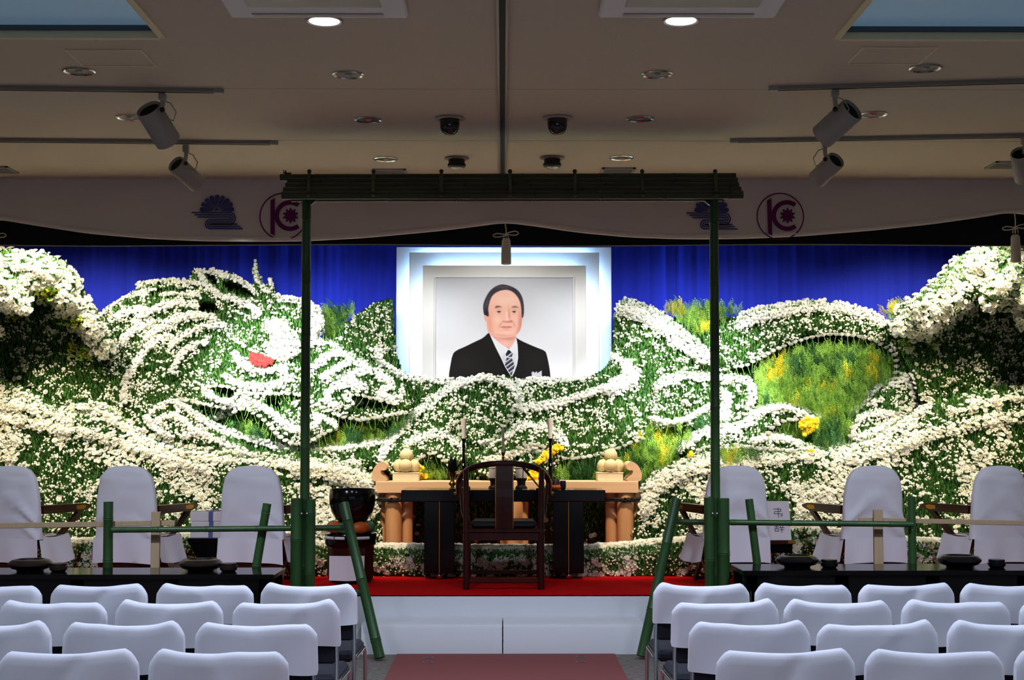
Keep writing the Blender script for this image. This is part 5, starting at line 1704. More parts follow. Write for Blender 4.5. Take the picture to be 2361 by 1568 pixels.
for px, lab in ((1210, 'white card on the black desk, below the microphone cable'), (1226, 'white card on the black desk, beside the microphone base'), (1318, 'white card on the black desk, right of the navy cup')):
    c = on_desk(px, dy=.05)
    m = MB().bx(c.x - .02, c.x + .02, c.y - .012, c.y + .012, zt + .0, zt + .006, bev=.001)
    tag(m.build('card', M_paper, None, c), lab, 'card', 'cards on the black desk')

# ================================================================== ROSEWOOD ARMCHAIR
YC = 10.90
def CX_(px, Y=YC): return P(px, 1200, Y).x
def CZ_(py, Y=YC): return P(1160, py, Y).z
ch = root('rosewood_armchair', (CX_(1162), YC, STAGE), 'dark rosewood horseshoe armchair facing the altar, seen from behind', 'chair')
xc = CX_(1161.5)
zs = CZ_(1219)
hw = .285
depth = .46
for s in (-1, 1):
    x = xc + s * hw
    zt_ = CZ_(1082)
    MB().tube([(x - s * .0, YC, STAGE), (x, YC, zs), (x + s * .004, YC - .0, zt_)], [.026, .024, .021], 12).build('rear_leg', M_rose, ch)
    MB().tube([(x, YC + depth, STAGE), (x, YC + depth, zs), (x + s * .01, YC + depth - .06, zs + .10), (x + s * .03, YC + depth - .09, CZ_(1128))], [.025, .024, .02, .018], 12).build('front_leg', M_rose, ch)
# crest rail: rises at the back, runs forward and out to curled hand grips
pts = []
for t in np.linspace(-1, 1, 41):
    an = t * 1.62
    bx = xc + .355 * math.sin(an) if abs(an) < PI / 2 else xc + math.copysign(.355, an)
    by = YC + .02 + .27 * (1 - math.cos(an))
    bz = CZ_(1069) - .20 * abs(t) ** 2.3
    pts.append((bx, by, bz))
for s, e in ((-1, 0), (1, -1)):
    q = pts[e]
    ext = [(q[0] - s * .0, q[1] + .07, q[2] - .035), (q[0] + s * .012, q[1] + .12, q[2] - .05), (q[0] + s * .035, q[1] + .14, q[2] - .055)]
    pts = ext[::-1] + pts if e == 0 else pts + ext
MB().tube(pts, .023, 12).build('crest_rail', M_rose, ch)
x0, x1 = CX_(1144), CX_(1182)
g = []
for t in np.linspace(0, 1, 9):
    z = zs + (CZ_(1072) - zs) * t
    y = YC + .0 - .03 * math.sin(t * PI) + .02 * t
    g.append((z, y))
m = MB(); m.sheet([[(x0, y - .008, z), (x1, y - .008, z), (x1, y + .008, z), (x0, y + .008, z), (x0, y - .008, z)] for z, y in g], 0, False)
m.build('splat', M_rose, ch)
m = MB()
for x in (x0 - .004, x1 + .004):
    m.tube([(x, y - .003, z) for z, y in g], .0035, 6)
m.build('gold_inlay', M_gold, ch)
m = MB(); m.bx(xc - hw - .02, xc + hw + .02, YC - .025, YC + depth + .03, zs - .032, zs, bev=.008); m.build('seat_frame', M_rose, ch)
m = MB(); m.bx(xc - hw + .035, xc + hw - .035, YC + .03, YC + depth - .03, zs - .002, zs + .055, bev=.02); m.build('seat_cushion', mat('black_leather', (16, 17, 22), .4), ch)
m = MB(); m.bx(xc - hw, xc + hw, YC - .012, YC + .012, CZ_(1246), zs - .03); m.build('apron', M_rose, ch)
m = MB(); m.bx(xc - hw, xc + hw, YC + depth - .012, YC + depth + .012, CZ_(1240), zs - .03); m.build('apron', M_rose, ch)
m = MB(); m.bx(xc - hw, xc + hw, YC - .012, YC + .012, CZ_(1343), CZ_(1333), bev=.003); m.build('stretcher', M_rose, ch)
m = MB(); m.bx(xc - hw, xc + hw, YC + depth - .015, YC + depth + .02, STAGE + .07, STAGE + .10, bev=.003); m.build('foot_rest', M_rose, ch)
for s in (-1, 1):
    MB().bx(xc + s * hw - .012, xc + s * hw + .012, YC, YC + depth, STAGE + .085, STAGE + .115, bev=.003).build('stretcher', M_rose, ch)
    MB().bx(xc + s * hw - .012, xc + s * hw + .012, YC, YC + depth, zs - .07, zs - .03).build('apron', M_rose, ch)
    pts = [(xc + s * (hw + .0), YC + .22, zs), (xc + s * (hw + .035), YC + .2, zs + .12), (xc + s * .345, YC + .24, CZ_(1100))]
    MB().tube(pts, .012, 8).build('arm_post', M_rose, ch)

# ================================================================== SINGING BOWL ON ITS STAND
YB_ = 11.42
c = P(808, 1337, YB_); c.z = STAGE
sz = lambda py: P(808, py, YB_).z
sb = root('bowl_stand', (c.x, YB_, STAGE), 'dark wooden drum stand with pale cut-outs under the big black bowl gong', 'stand')
m = MB(); m.lathe([(.19, sz(1326) - STAGE), (.18, .12), (.185, sz(1262) - STAGE), (.19, sz(1246) - STAGE)], (c.x, YB_, STAGE), 8); m.build('body', M_rose, sb)
m = MB(); m.lathe([(0, 0), (.15, 0), (.17, .02), (.19, sz(1324) - STAGE), (0, sz(1324) - STAGE)], (c.x, YB_, STAGE), 8); m.build('foot', M_blackm, sb)
m = MB(); m.lathe([(.19, sz(1258) - STAGE), (.205, sz(1252) - STAGE), (.205, sz(1232) - STAGE), (.20, sz(1229) - STAGE), (0, sz(1229) - STAGE)], (c.x, YB_, STAGE), 24); m.build('top_rim', M_black, sb)
for k, (px0, px1) in enumerate(((746, 769), (773, 795), (801, 819), (823, 849))):
    p0 = P(px0, 1240, YB_ - .19); p1 = P(px1, 1240, YB_ - .19)
    u0, u1 = p0.x - c.x, p1.x - c.x
    yy = [YB_ - math.sqrt(max(.0001, .2075 ** 2 - u * u)) for u in (u0, (u0 + u1) / 2, u1)]
    z0, z1 = sz(1241) , sz(1234)
    pts = [(p0.x, yy[0], (z0 + z1) / 2), ((p0.x + p1.x) / 2, yy[1], (z0 + z1) / 2), (p1.x, yy[2], (z0 + z1) / 2)]
    MB().tube(pts, (z1 - z0) / 2, 8).build('inlay', M_paper, sb)
m = MB()
p0 = P(759, 1300, YB_ - .2); p1 = P(799, 1300, YB_ - .2); p2 = P(840, 1300, YB_ - .2)
z0, z1 = sz(1336) + .012, sz(1277)
m.add([(p0.x, YB_ - .200, z0), (p1.x, YB_ - .215, z0 - .004), (p2.x, YB_ - .200, z0), (p2.x, YB_ - .198, z1), (p1.x, YB_ - .213, z1), (p0.x, YB_ - .198, z1),
       (p0.x, YB_ - .196, z0), (p1.x, YB_ - .211, z0 - .004), (p2.x, YB_ - .196, z0), (p2.x, YB_ - .194, z1), (p1.x, YB_ - .209, z1), (p0.x, YB_ - .194, z1)],
      [(0, 1, 4, 5), (1, 2, 3, 4), (6, 11, 10, 7), (7, 10, 9, 8), (0, 5, 11, 6), (2, 8, 9, 3), (5, 4, 10, 11), (4, 3, 9, 10), (0, 6, 7, 1), (1, 7, 8, 2)])
m.build('paper_front', M_paper, sb)
zc0 = sz(1229)
cr = root('bowl_cushion', (c.x, YB_, zc0), 'orange and green brocade ring cushion under the black bowl gong', 'cushion')
for k in range(8):
    t0, t1 = 2 * PI * k / 8 + .25, 2 * PI * (k + 1) / 8 + .25
    m = MB()
    pts = [(c.x + .148 * math.cos(t), YB_ + .148 * math.sin(t), zc0 + .048) for t in np.linspace(t0, t1, 7)]
    m.tube(pts, [.036, .044, .048, .050, .048, .044, .036], 12)
    m.build('pad', M_orange if k % 2 == 0 else M_greenb, cr)
zb0 = sz(1206)
bw = root('bowl_gong', (c.x, YB_, zb0), 'big black bowl gong on an orange brocade cushion, left of the altar', 'gong')
hb = sz(1127) - zb0
m = MB(); m.lathe([(0, 0), (.08, .004), (.13, .03), (.165, .09), (.182, .16), (.184, .20), (.180, hb - .005), (.176, hb), (.170, hb - .002), (.172, .18), (.15, .09), (0, .03)], (c.x + .01, YB_, zb0), 36); m.build('bowl', M_black, bw)

# ================================================================== BAMBOO
def bamboo(p0, p1, r0, r1, node=.28, seed=0, n=14, m=0):
    p0, p1 = Vector(p0), Vector(p1)
    L = (p1 - p0).length
    rd = random.Random(seed)
    prof = [(r0 * .72, .004), (r0, 0)]
    z = rd.uniform(.08, node)
    while z < L - .03:
        f = lambda zz: r0 + (r1 - r0) * zz / L
        prof += [(f(z) * .97, z - .018), (f(z) * 1.07, z - .006), (f(z) * .95, z), (f(z) * 1.05, z + .005), (f(z) * .985, z + .02)]
        z += node * rd.uniform(.9, 1.15)
    prof += [(r1, L), (r1 * .74, L - .002)]
    mb = MB()
    mb.lathe(prof, p0, n, m, (p1 - p0))
    mb.lathe([(r1 * .74, L - .002), (r1 * .70, L - .03), (0, L - .035)], p0, n, 1, (p1 - p0))
    mb.lathe([(0, .01), (r0 * .72, .004)], p0, n, 1, (p1 - p0))
    return mb


BM = [M_bamboo, M_bamboo_cut]
YG = 10.36
gate = root('bamboo_gate', (P(1176, 1000, YG).x, YG, 0), 'tall green bamboo gateway with a small dark bamboo roof framing the altar', 'gate')
zroof = P(1160, 462, YG).z
for i, (px_t, px_b, s) in enumerate(((707, 702, -1), (1646, 1650, 1))):
    a = P(px_b, 1340, YG); b = P(px_t, 462, YG)
    a.z = 0; b.z = zroof + .06
    bamboo(a, b, .036, .034, .42, 3 + i).build('post', BM, gate)
    ztop = P(px_b, 1148, YG).z
    for k, (dx, dy, rr, dz) in enumerate(((-.052 * 1, -.055, .045, 0), (.045, -.06, .040, -.006), (.0, .075, .040, .004)) if s < 0 else ((-.05, -.05, .038, .004), (.052, -.055, .045, 0), (0, .075, .04, .005))):
        bamboo((a.x + dx, YG + dy, 0), (a.x + dx, YG + dy, ztop + dz), rr, rr * .98, .40, 20 + i * 5 + k).build('sleeve_culm', BM, gate)
    m = MB()
    for dx in (-.012, .026) if s < 0 else (-.03, .0):
        m.ball((a.x + dx, YG - .105 if dx * s > 0 else YG - .1, P(0, 1183, YG).z), .009, 8)
    m.build('bolt', M_steel, gate)
    # bracket under the roof
    sgn = -s
    x = b.x
    MB().prism([(x + sgn * .03, zroof - .04), (x + sgn * .10, zroof + .02), (x + sgn * .03, zroof + .02)], YG - .02, YG + .02).build('bracket', M_bamboo_d, gate)
# roof: courses of split bamboo lying on a slope towards the hall
rows_ = [(660, 1694, 411, 10.30), (663, 1700, 421, 10.24), (659, 1703, 432, 10.18), (654, 1708, 442, 10.12), (650, 1713, 452, 10.06)]
for k, (xa, xb, py, Y) in enumerate(rows_):
    rr = .030 if k else .026
    pa = P(xa - (14 if k == 0 else 0), py - 1.5, Y); pb = P(xb + (2 if k == 0 else 0), py + (-4 if k == 0 else -2.5), Y)
    bamboo(pa, pb, rr, rr, .5, 40 + k, 12).build('roof_culm', [M_bamboo_d, M_bamboo_cut], gate)
for k in range(4):
    (xa, xb, py, Y), (xa2, xb2, py2, Y2) = rows_[k], rows_[k + 1]
    q = [P(xa, py - 1, Y + .02), P(xb, py - 3, Y + .02), P(xb2, py2 - 3, Y2 + .02), P(xa2, py2 - 1, Y2 + .02)]
    up = Vector((0, 0, .006))
    MB().add([p - up for p in q] + [p + up for p in q], [(0, 1, 2, 3), (4, 7, 6, 5), (0, 4, 5, 1), (1, 5, 6, 2), (2, 6, 7, 3), (3, 7, 4, 0)]).build('roof_board', mat('cedar_bark', (52, 34, 24), .8, var=.4, scale=14), gate)
for px in (714, 862, 1018, 1176, 1325, 1480, 1648):
    q = []
    for (xa, xb, py, Y) in rows_:
        t = (px - 1176)
        q.append(P(1176 + t * (1 + (10.4 - Y) * .02), py - 9 if Y > 10.28 else py - 6, Y - .04))
    m = MB(); m.tube(q, .014, 8); m.ball(q[-1] + Vector((0, -.004, -.008)), .016, 8); m.ball(q[0] + Vector((0, 0, .022)), .017, 8)
    m.build('rafter_pole', [M_bamboo_d], gate)
kn = P(660, 402, 10.30)
MB().tube([kn + Vector((0, 0, -.01)), kn + Vector((-.005, 0, .025)), kn + Vector((-.022, 0, .03)), kn + Vector((-.02, 0, .012)), kn + Vector((.01, 0, .006)), kn + Vector((.035, 0, .008))], .006, 6).build('rope_knot', M_rope, gate)
pa = P(672, 457, YG); pb = P(1665, 456, YG)
bamboo(pa, pb, .028, .028, .5, 60).build('lintel', [M_bamboo_d, M_bamboo_cut], gate)
pa = P(690, 466, YG); pb = P(1650, 463, YG)
MB().bx(P(672, 460, YG).x, P(1660, 460, YG).x, YG - .015, YG + .015, P(1160, 461, YG).z, P(1160, 452, YG).z).build('lintel_batten', M_bamboo_d, gate)

YF = 10.46
for side in (-1, 1):
    if side < 0:
        fr = root('bamboo_fence', P(520, 1340, YF).xy.to_3d(), 'low green bamboo fence left of the gateway with a leaning pole', 'fence', 'low bamboo fences')
        rail = (P(258, 1222, YF - .07), P(795, 1217, YF - .07)); ups = [((250, 1157), (250, 1340), .038)]; lean = [((616, 1161), (588, 1325), .034, YF)]
        long_ = (P(792, 1160, 10.22), ZP(876, 1524, .0)); low_ = (P(715, 1366, 10.3), P(838, 1366, 10.02))
    else:
        fr = root('bamboo_fence', P(1850, 1340, YF).xy.to_3d(), 'low green bamboo fence right of the gateway with a leaning pole', 'fence', 'low bamboo fences')
        rail = (P(1540, 1203, YF - .07), P(2105, 1209, YF - .07)); ups = [((2101, 1145), (2105, 1340), .032)]; lean = [((1727, 1151), (1748, 1320), .032, YF)]
        long_ = (P(1560, 1150, 10.22), ZP(1479, 1520, .0)); low_ = (P(1640, 1366, 10.3), P(1520, 1366, 10.02))
    d = (rail[1] - rail[0])
    bamboo(rail[0], rail[1], .0215, .0215, .36, 71 + side).build('rail', BM, fr)
    for (a, b, rr) in ups:
        p = P(*a, YF); q = P(*b, YF); q.z = 0
        q.x = p.x + (q.x - p.x)
        bamboo(q, p, rr, rr * .93, .33, 75 + side).build('post', BM, fr)
    for (a, b, rr, Y) in lean:
        p = P(*a, Y + .0); q = P(*b, Y)
        e = q + (q - p) * ((q.z - 0.0) / (p.z - q.z)); e.z = 0.01
        e.y = min(e.y, 10.47)
        bamboo(e, p, rr, rr * .93, .34, 79 + side).build('leaning_post', BM, fr)
    p, q = long_
    q.z = .02
    bamboo(q, p, .037, .036, .42, 83 + side).build('leaning_pole', BM, fr)
    bamboo(low_[0], low_[1], .018, .018, .4, 87 + side).build('lower_rail', BM, fr)

# plain timber barriers behind the incense tables
for side in (-1, 1):
    if side < 0:
        r = root('timber_barrier', P(360, 1340, 10.5).xy.to_3d(), 'plain timber post and rail barrier behind the left incense table', 'barrier', 'plain timber barriers')
        post = (350, 370, 1180); rail = ((-30, 1213), (403, 1206)); rw = 6.0
    else:
        r = root('timber_barrier', P(2023, 1340, 10.5).xy.to_3d(), 'plain timber post and rail barrier behind the right incense table', 'barrier', 'plain timber barriers')
        post = (2013, 2034, 1175); rail = ((1980, 1199), (2400, 1207)); rw = 5.5
    Y = 10.485
    p0 = P(post[0], post[2], Y); p1 = P(post[1], post[2], Y)
    MB().bx(p0.x, p1.x, Y - .016, Y + .016, 0, p0.z, bev=.003).build('post', M_pine, r)
    a = P(*rail[0], Y + .02); b = P(*rail[1], Y + .02)
    d = (b - a); L = d.length; d.normalize()
    Rm = Matrix((d, Vector((0, 1, 0)), d.cross(Vector((0, 1, 0))))).transposed()
    MB().box((a + b) / 2 + Vector((0, .005, 0)), (L, .016, rw * 2 * Y / F), 0, Rm, .003).build('rail', M_pine, r)

# ================================================================== COVERED CHAIRS ON THE STAGE
def tomb_cover(seed):
    """white cloth slipcover of a tall backed folding chair, base at z = 0, seen side is -y"""
    rd = np.random.default_rng(seed)
    Hc = .945; zb = .185; zs = .37
    wid = lambda z: np.interp(z, [zb, .37, .5, .70, .78, .86, .915, .938, Hc], [.282, .276, .266, .256, .244, .222, .172, .11, .02])
    dep = lambda z: np.interp(z, [zb, .37, .8, .9, Hc], [.050, .045, .042, .036, .01])
    ph = rd.random(6) * 6
    rows = []
    for z in [zs, .40, .43, .46, .49, .52, .55, .58, .61, .65, .70, .74, .78, .82, .85, .875, .895, .915, .927, .938, Hc]:
        w, d = float(wid(z)), float(dep(z))
        row = []
        for k in range(72):
            t = 2 * PI * k / 72
            c, s = math.cos(t), math.sin(t)
            x = w * math.copysign(abs(c) ** .45, c); y = d * math.copysign(abs(s) ** .6, s)
            q = (x - .2) * .8 + (z - .55) * 1.0; q2 = -(x + .2) * .8 + (z - .55)
            f = .034 * math.exp(-((q / .035) ** 2)) * (x > -.05) * (.5 + .5 * math.sin(ph[4])) + .022 * math.exp(-(((q + .12) / .03) ** 2)) * (x > 0) + .030 * math.exp(-((q2 / .035) ** 2)) * (x < .05) * (.6 + .4 * math.cos(ph[4])) + .012 * math.exp(-(((z - .83 + .1 * x) / .015) ** 2)) + .003 * math.sin(14 * x + ph[0] + z * 20)
            if z > .88: f *= .3
            row.append((x, y - (f if s < 0 else 0) + .05 * (1 - z) , z))
        rows.append(row + [row[0]])
    m = MB(); m.sheet(rows)
    m.add(rows[-1][:-1], [list(range(72))[::-1]])
    body = m.mesh('cover_back', M_wcloth, sharp=60)
    m = MB()
    # skirt: flat back flap plus side flaps that flare and run forward round the seat
    g = []
    for z in (zs + .004, .31, .25, zb):
        t = (zs - z) / (zs - zb)
        g.append([(x * (1 + .03 * t), -.050 - .012 * t + .05 * (1 - z) + .012 * math.sin(x * 22 + ph[2]) * t, z - .014 * abs(x / .27) ** 3 * t) for x in np.linspace(-.272, .272, 17)])
    m.sheet(g)
    for s in (-1, 1):
        g = []
        for z in (zs + .03, .34, .27, zb + .01):
            t = (zs + .03 - z) / (zs + .02 - zb)
            g.append([(s * (.262 + .045 * t + .03 * t * (v / .34) + .01 * math.sin(v * 30 + ph[3]) * t), -.02 + .03 + v, z - .02 * math.sin(v * 9)) for v in np.linspace(0, .36, 9)])
        m.sheet(g)
    g = [[(x, y, zs + .02 + .0 * x) for x in np.linspace(-.265, .265, 5)] for y in (.05, .2, .39)]
    m.sheet(g)
    g = [[(x, .39 + .02 * t, zs + .02 - t * .12) for x in np.linspace(-.265, .265, 5)] for t in (0, 1)]
    m.sheet(g)
    sk = m.mesh('cover_skirt', M_wcloth, sharp=50)
    return body, sk


def arm_mesh(s):
    m = MB()
    x = s * .235
    y0, y1 = .06, .66
    m.prism([(y0, .565), (y1 - .12, .565), (y1 - .03, .585), (y1, .60), (y1, .612), (y1 - .07, .628), (y0, .632)], x - .03, x + .03, 0, 'yz')
    return m.mesh('armrest', M_rose)


def armtip_mesh(s):
    m = MB()
    x = s * .235
    m.prism([(.46, .585), (.54, .580), (.58, .592), (.58, .612), (.54, .618), (.46, .614)], x - .0315, x + .0315, 0, 'yz')
    return m.mesh('gold_fitting', M_gold)


ARM = {s: arm_mesh(s) for s in (-1, 1)}; TIP = {s: armtip_mesh(s) for s in (-1, 1)}


def xleg_mesh(k):
    m = MB()
    if k == 0: pts = [(-.21, .02, 0), (-.21, .34, .37)]
    elif k == 1: pts = [(-.21, .36, 0), (-.21, .04, .37)]
    elif k == 2: pts = [(.21, .02, 0), (.21, .34, .37)]
    else: pts = [(.21, .36, 0), (.21, .04, .37)]
    a, b = Vector(pts[0]), Vector(pts[1])
    d = (b - a).normalized()
    R = Matrix((Vector((1, 0, 0)), d.cross(Vector((1, 0, 0))), d)).transposed()
    m.box((a + b) / 2 + Vector((0, 0, .012)), (.03, .04, (b - a).length - .03), 0, R, .004)
    return m.mesh('leg', M_rose)


XL_ = [xleg_mesh(k) for k in range(4)]
_m = MB(); _m.bx(-.24, .24, -.0, .05, .14, .18, bev=.004); _m.bx(-.2, .2, .33, .36, .02, .05, bev=.004)
BAR = _m.mesh('crossbar', M_rose)
def brace_mesh(s):
    m = MB()
    a, b = Vector((s * .235, .57, .585)), Vector((s * .235, .22, .33))
    d = (b - a).normalized()
    R = Matrix((Vector((1, 0, 0)), d.cross(Vector((1, 0, 0))), d)).transposed()
    m.box((a + b) / 2, (.028, .05, (b - a).length), 0, R, .004)
    return m.mesh('arm_brace', M_rose)
BRC = {s: brace_mesh(s) for s in (-1, 1)}


def child(parent, name, me, loc=(0, 0, 0)):
    o = bpy.data.objects.new(name, me); COL.objects.link(o); o.parent = parent; o.location = loc
    return o


YK = 11.15
for i, (px, w, rz, lab) in enumerate(((24, 1, -.36, 'white covered tall stage chair cut by the left edge of the photo'), (289, 1, -.30, 'white covered tall stage chair behind the left bamboo post'), (579, 1, -.27, 'white covered tall stage chair beside the white gift boxes'),
                                      (1699, 1, .26, 'white covered tall stage chair beside the gateway right post'), (2016, 1, .30, 'white covered tall stage chair behind the right timber post'), (2308, 1, .36, 'white covered tall stage chair at the right edge of the photo'))):
    b = P(px, 1200, YK)
    r = root('stage_chair', (b.x, YK, STAGE), lab, 'chair', 'white covered chairs on the stage')
    bd_, sk = tomb_cover(50 + i)
    child(r, 'cover_back', bd_); child(r, 'cover_skirt', sk)
    for s in (-1, 1):
        am = child(r, 'armrest', ARM[s]); child(am, 'gold_fitting', TIP[s]); child(r, 'arm_brace', BRC[s])
    for k in range(4): child(r, 'leg', XL_[k])
    child(r, 'crossbar', BAR)
    r.rotation_euler = (0, 0, rz)
    r.scale = (1.0, 1.0, .985)

# gift boxes on a small black stand
Y = 11.5
p0 = P(438, 1270, Y); p1 = P(550, 1270, Y)
st = root('gift_stand', ((p0.x + p1.x) / 2, Y + .1, STAGE), 'small black lacquer stand under the white gift boxes', 'stand')
zt_ = P(480, 1241, Y).z
m = MB(); m.bx(p0.x - .02, p1.x + .03, Y - .02, Y + .26, zt_ - .03, zt_, bev=.003); m.build('top', M_black, st)
m = MB(); m.prism([(p0.x - .015, zt_ - .03), (p1.x + .02, zt_ - .03), (p1.x - .03, zt_ - .15), (p0.x + .05, zt_ - .15)], Y + .0, Y + .24); m.build('apron', M_black, st)
for x in (p0.x + .07, p1.x - .06):
    for yy in (Y + .03, Y + .2):
        MB().bx(x - .02, x + .02, yy - .02, yy + .02, STAGE, zt_ - .14).build('leg', M_black, st)
zq = zt_
for k, (py, dx, dw) in enumerate(((1221, 0, 0), (1203, .004, -.004), (1180, -.004, 0))):
    zk = P(480, py, Y).z
    r = root('gift_box', ((p0.x + p1.x) / 2, Y + .1, zq), '%s white gift box with blue ribbon, %s of the stack' % (('plain', 'flat', 'tied')[k], ('lowest', 'middle', 'topmost')[k]), 'box', 'stacked white gift boxes')
    m = MB(); m.bx(p0.x + dx, p1.x + dx + dw, Y, Y + .24, zq, zk - .001, bev=.006); m.build('carton', M_paper, r)
    xr = P(486, 1200, Y).x + (.004 if k == 1 else 0)
    m = MB(); m.bx(xr - .018, xr + .018, Y - .002, Y + .242, zq - .0005 if k else zq, zk + .0005); m.build('ribbon', M_ribbon, r)
    if k == 2:
        m = MB()
        for s in (-1, 1):
            m.tube([(xr, Y + .1, zk), (xr + s * .03, Y + .09, zk + .022), (xr + s * .075, Y + .09, zk + .02), (xr + s * .05, Y + .09, zk + .003), (xr, Y + .1, zk + .004)], .007, 6, 0, True, .5)
        m.tube([(xr, Y + .1, zk + .004), (xr + .08, Y + .06, zk + .01), (xr + .16, Y + .05, zk + .02)], .006, 6)
        m.build('bow', mat('ribbon_grey', (150, 146, 156), .6), r)
    zq = zk

# sign board with two characters on a small stand
Y = 11.46
st = root('sign_stand', (P(1795, 1290, Y).x, Y + .1, STAGE), 'small dark stand with gold corners under the white written board', 'stand')
zt_ = P(1800, 1246, Y).z
x0, x1 = P(1766, 1250, Y).x, P(1829, 1250, Y).x
m = MB(); m.bx(x0 - .02, x1 + .01, Y - .02, Y + .22, zt_ - .03, zt_, bev=.003); m.build('top', M_rose, st)
m = MB(); m.bx(x1 - .045, x1 + .0112, Y - .0212, Y + .1, zt_ - .024, zt_ - .001); m.build('gold_corner', M_gold, st)
for x in (x0 + .01, x1 - .02):
    for yy in (Y + .02, Y + .18):
        MB().bx(x - .012, x + .012, yy - .012, yy + .012, STAGE, zt_ - .03).build('leg', M_rose, st)
MB().bx(x0, x1 - .01, Y + .0, Y + .2, zt_ - .10, zt_ - .03).build('drawer', M_black, st)
sg = root('sign_board', ((x0 + x1) / 2, Y + .05, zt_), 'white board lettered with two Japanese characters beside the right stage chair', 'sign')
a = [P(1766, 1155.5, Y + .07), P(1819, 1155.5, Y + .07), P(1825, 1244.5, Y), P(1772, 1244.5, Y)]
for q in a[2:]: q.z = zt_ + .002
nrm = (a[1] - a[0]).cross(a[3] - a[0]).normalized()
if nrm.y > 0: nrm = -nrm
bk = [q - nrm * .012 for q in a]
MB().add(a + bk, [(0, 1, 2, 3), (4, 7, 6, 5), (0, 4, 5, 1), (1, 5, 6, 2), (2, 6, 7, 3), (3, 7, 4, 0)]).build('board', M_paper, sg)
ex = (a[1] - a[0]) / 53.0; ey = (a[3] - a[0]) / 89.0
STROKES = {'\u5f14': [[(0, 1), (8, 1), (8, 5)], [(1, 5), (8, 5)], [(1, 5), (.4, 9), (9.6, 9), (9.2, 13), (7.4, 12.4)], [(5, -1), (5, 15)], [(0, 1), (8, 1)]],
           '\u8f9e': [[(.3, 1.5), (4.4, .2)], [(0, 3.6), (5, 3.6)], [(2.5, 1), (2.5, 6.4)], [(.6, 6.4), (4.4, 6.4), (4.4, 10.6), (.6, 10.6), (.6, 6.4)], [(8.4, -.6), (8.6, .8)], [(5.8, 1.4), (11.4, 1.4)], [(7, 2.2), (7.5, 4.6)], [(10.2, 2.2), (9.6, 4.6)], [(5.4, 5.2), (11.8, 5.2)], [(6, 8.2), (11.2, 8.2)], [(8.6, 5.2), (8.6, 12.6)]]}
for chx, (ox, oy, sx, sy) in (('\u5f14', (16.5, 17, 2.0, 1.35)), ('\u8f9e', (15.5, 53, 1.9, 1.5))):
    m = MB()
    for stn in STROKES[chx]:
        for (u0, v0), (u1, v1) in zip(stn[:-1], stn[1:]):
            A = a[0] + ex * (ox + u0 * sx) + ey * (oy + v0 * sy) + nrm * .0015
            B = a[0] + ex * (ox + u1 * sx) + ey * (oy + v1 * sy) + nrm * .0015
            d = (B - A).normalized(); q = d.cross(nrm) * .0024
            A2, B2 = A - d * .002, B + d * .002
            m.add([A2 + q, B2 + q, B2 - q, A2 - q], [(0, 1, 2, 3)])
    m.build('character', M_ink, sg)

# ================================================================== INCENSE TABLES
for side in (-1, 1):
    Y0, Y1 = 9.90, 10.42
    zt_ = P(400, 1325, Y0).z if side < 0 else P(2000, 1316, Y0).z
    if side < 0:
        xa, xb = -4.3, P(632, 1325, Y0).x
        r = root('incense_table', ((xa + xb) / 2, 10.16, 0), 'long low black lacquer incense table at the left, behind the hall chairs', 'table', 'black incense tables')
    else:
        xa, xb = P(1712, 1316, Y0).x, 4.3
        r = root('incense_table', ((xa + xb) / 2, 10.16, 0), 'long low black lacquer incense table at the right, behind the hall chairs', 'table', 'black incense tables')
    ex_ = .08
    t = MB()
    t.bx(xa, xb, Y0, Y1, zt_ - .035, zt_, bev=.004)
    t.build('table_top', M_black, r)
    e = xb if side < 0 else xa
    MB().bx(min(xa + .03, xb), xb - .03, Y0 + .02, Y0 + .04, .06, zt_ - .035).build('apron', M_black, r)
    n = 4
    for k in range(n + 1):
        x = xa + .06 + (xb - xa - .12) * k / n
        for yy in (Y0 + .05, Y1 - .05):
            MB().bx(x - .05, x + .05, yy - .03, yy + .03, 0, zt_ - .035, bev=.003).build('leg', M_black, r)
        if 0 < k or True:
            MB().bx(x - .002, x + .002, Y0 + .0185, Y0 + .021, .02, zt_ - .14).build('gold_line', M_gold, r)
    things = ((70, 135, 'left edge of the photo'), (463, 527, 'left stage, before the gift boxes')) if side < 0 else ((1838, 1912, 'right, before the written board'), (2212, 2298, 'right edge of the photo'))
    for k, (pb, pc, w) in enumerate(things):
        yb = 10.16
        p = P(pb, 1300, yb); c = Vector((p.x, yb, zt_))
        m_ = M_bowl if side < 0 else M_bowl2
        q = root('incense_bowl', c, 'broad squat dark incense bowl on the %s incense table, %s' % ('left' if side < 0 else 'right', w), 'bowl', 'incense bowls')
        h = .085
        MB().lathe([(0, 0), (.09, 0), (.095, .012), (.13, .022), (.152, .045), (.152, .058), (.13, .078), (.105, h), (.095, h), (.09, h - .02), (0, h - .025)], c, 36).build('bowl', m_, q)
        MB().lathe([(.092, h - .022), (0, h - .02)], c, 24).build('ash', mat('ash', (60, 58, 56), .95), q)
        p = P(pc, 1300, yb - .03); c = Vector((p.x, yb - .03, zt_))
        q = root('incense_cup', c, 'small round dark incense cup beside the bowl, %s' % w, 'cup', 'incense cups')
        MB().lathe([(0, 0), (.045, 0), (.060, .014), (.062, .036), (.056, .040), (.056, .044), (.058, .05), (.055, .058), (0, .062)], c, 28).build('cup', m_, q)

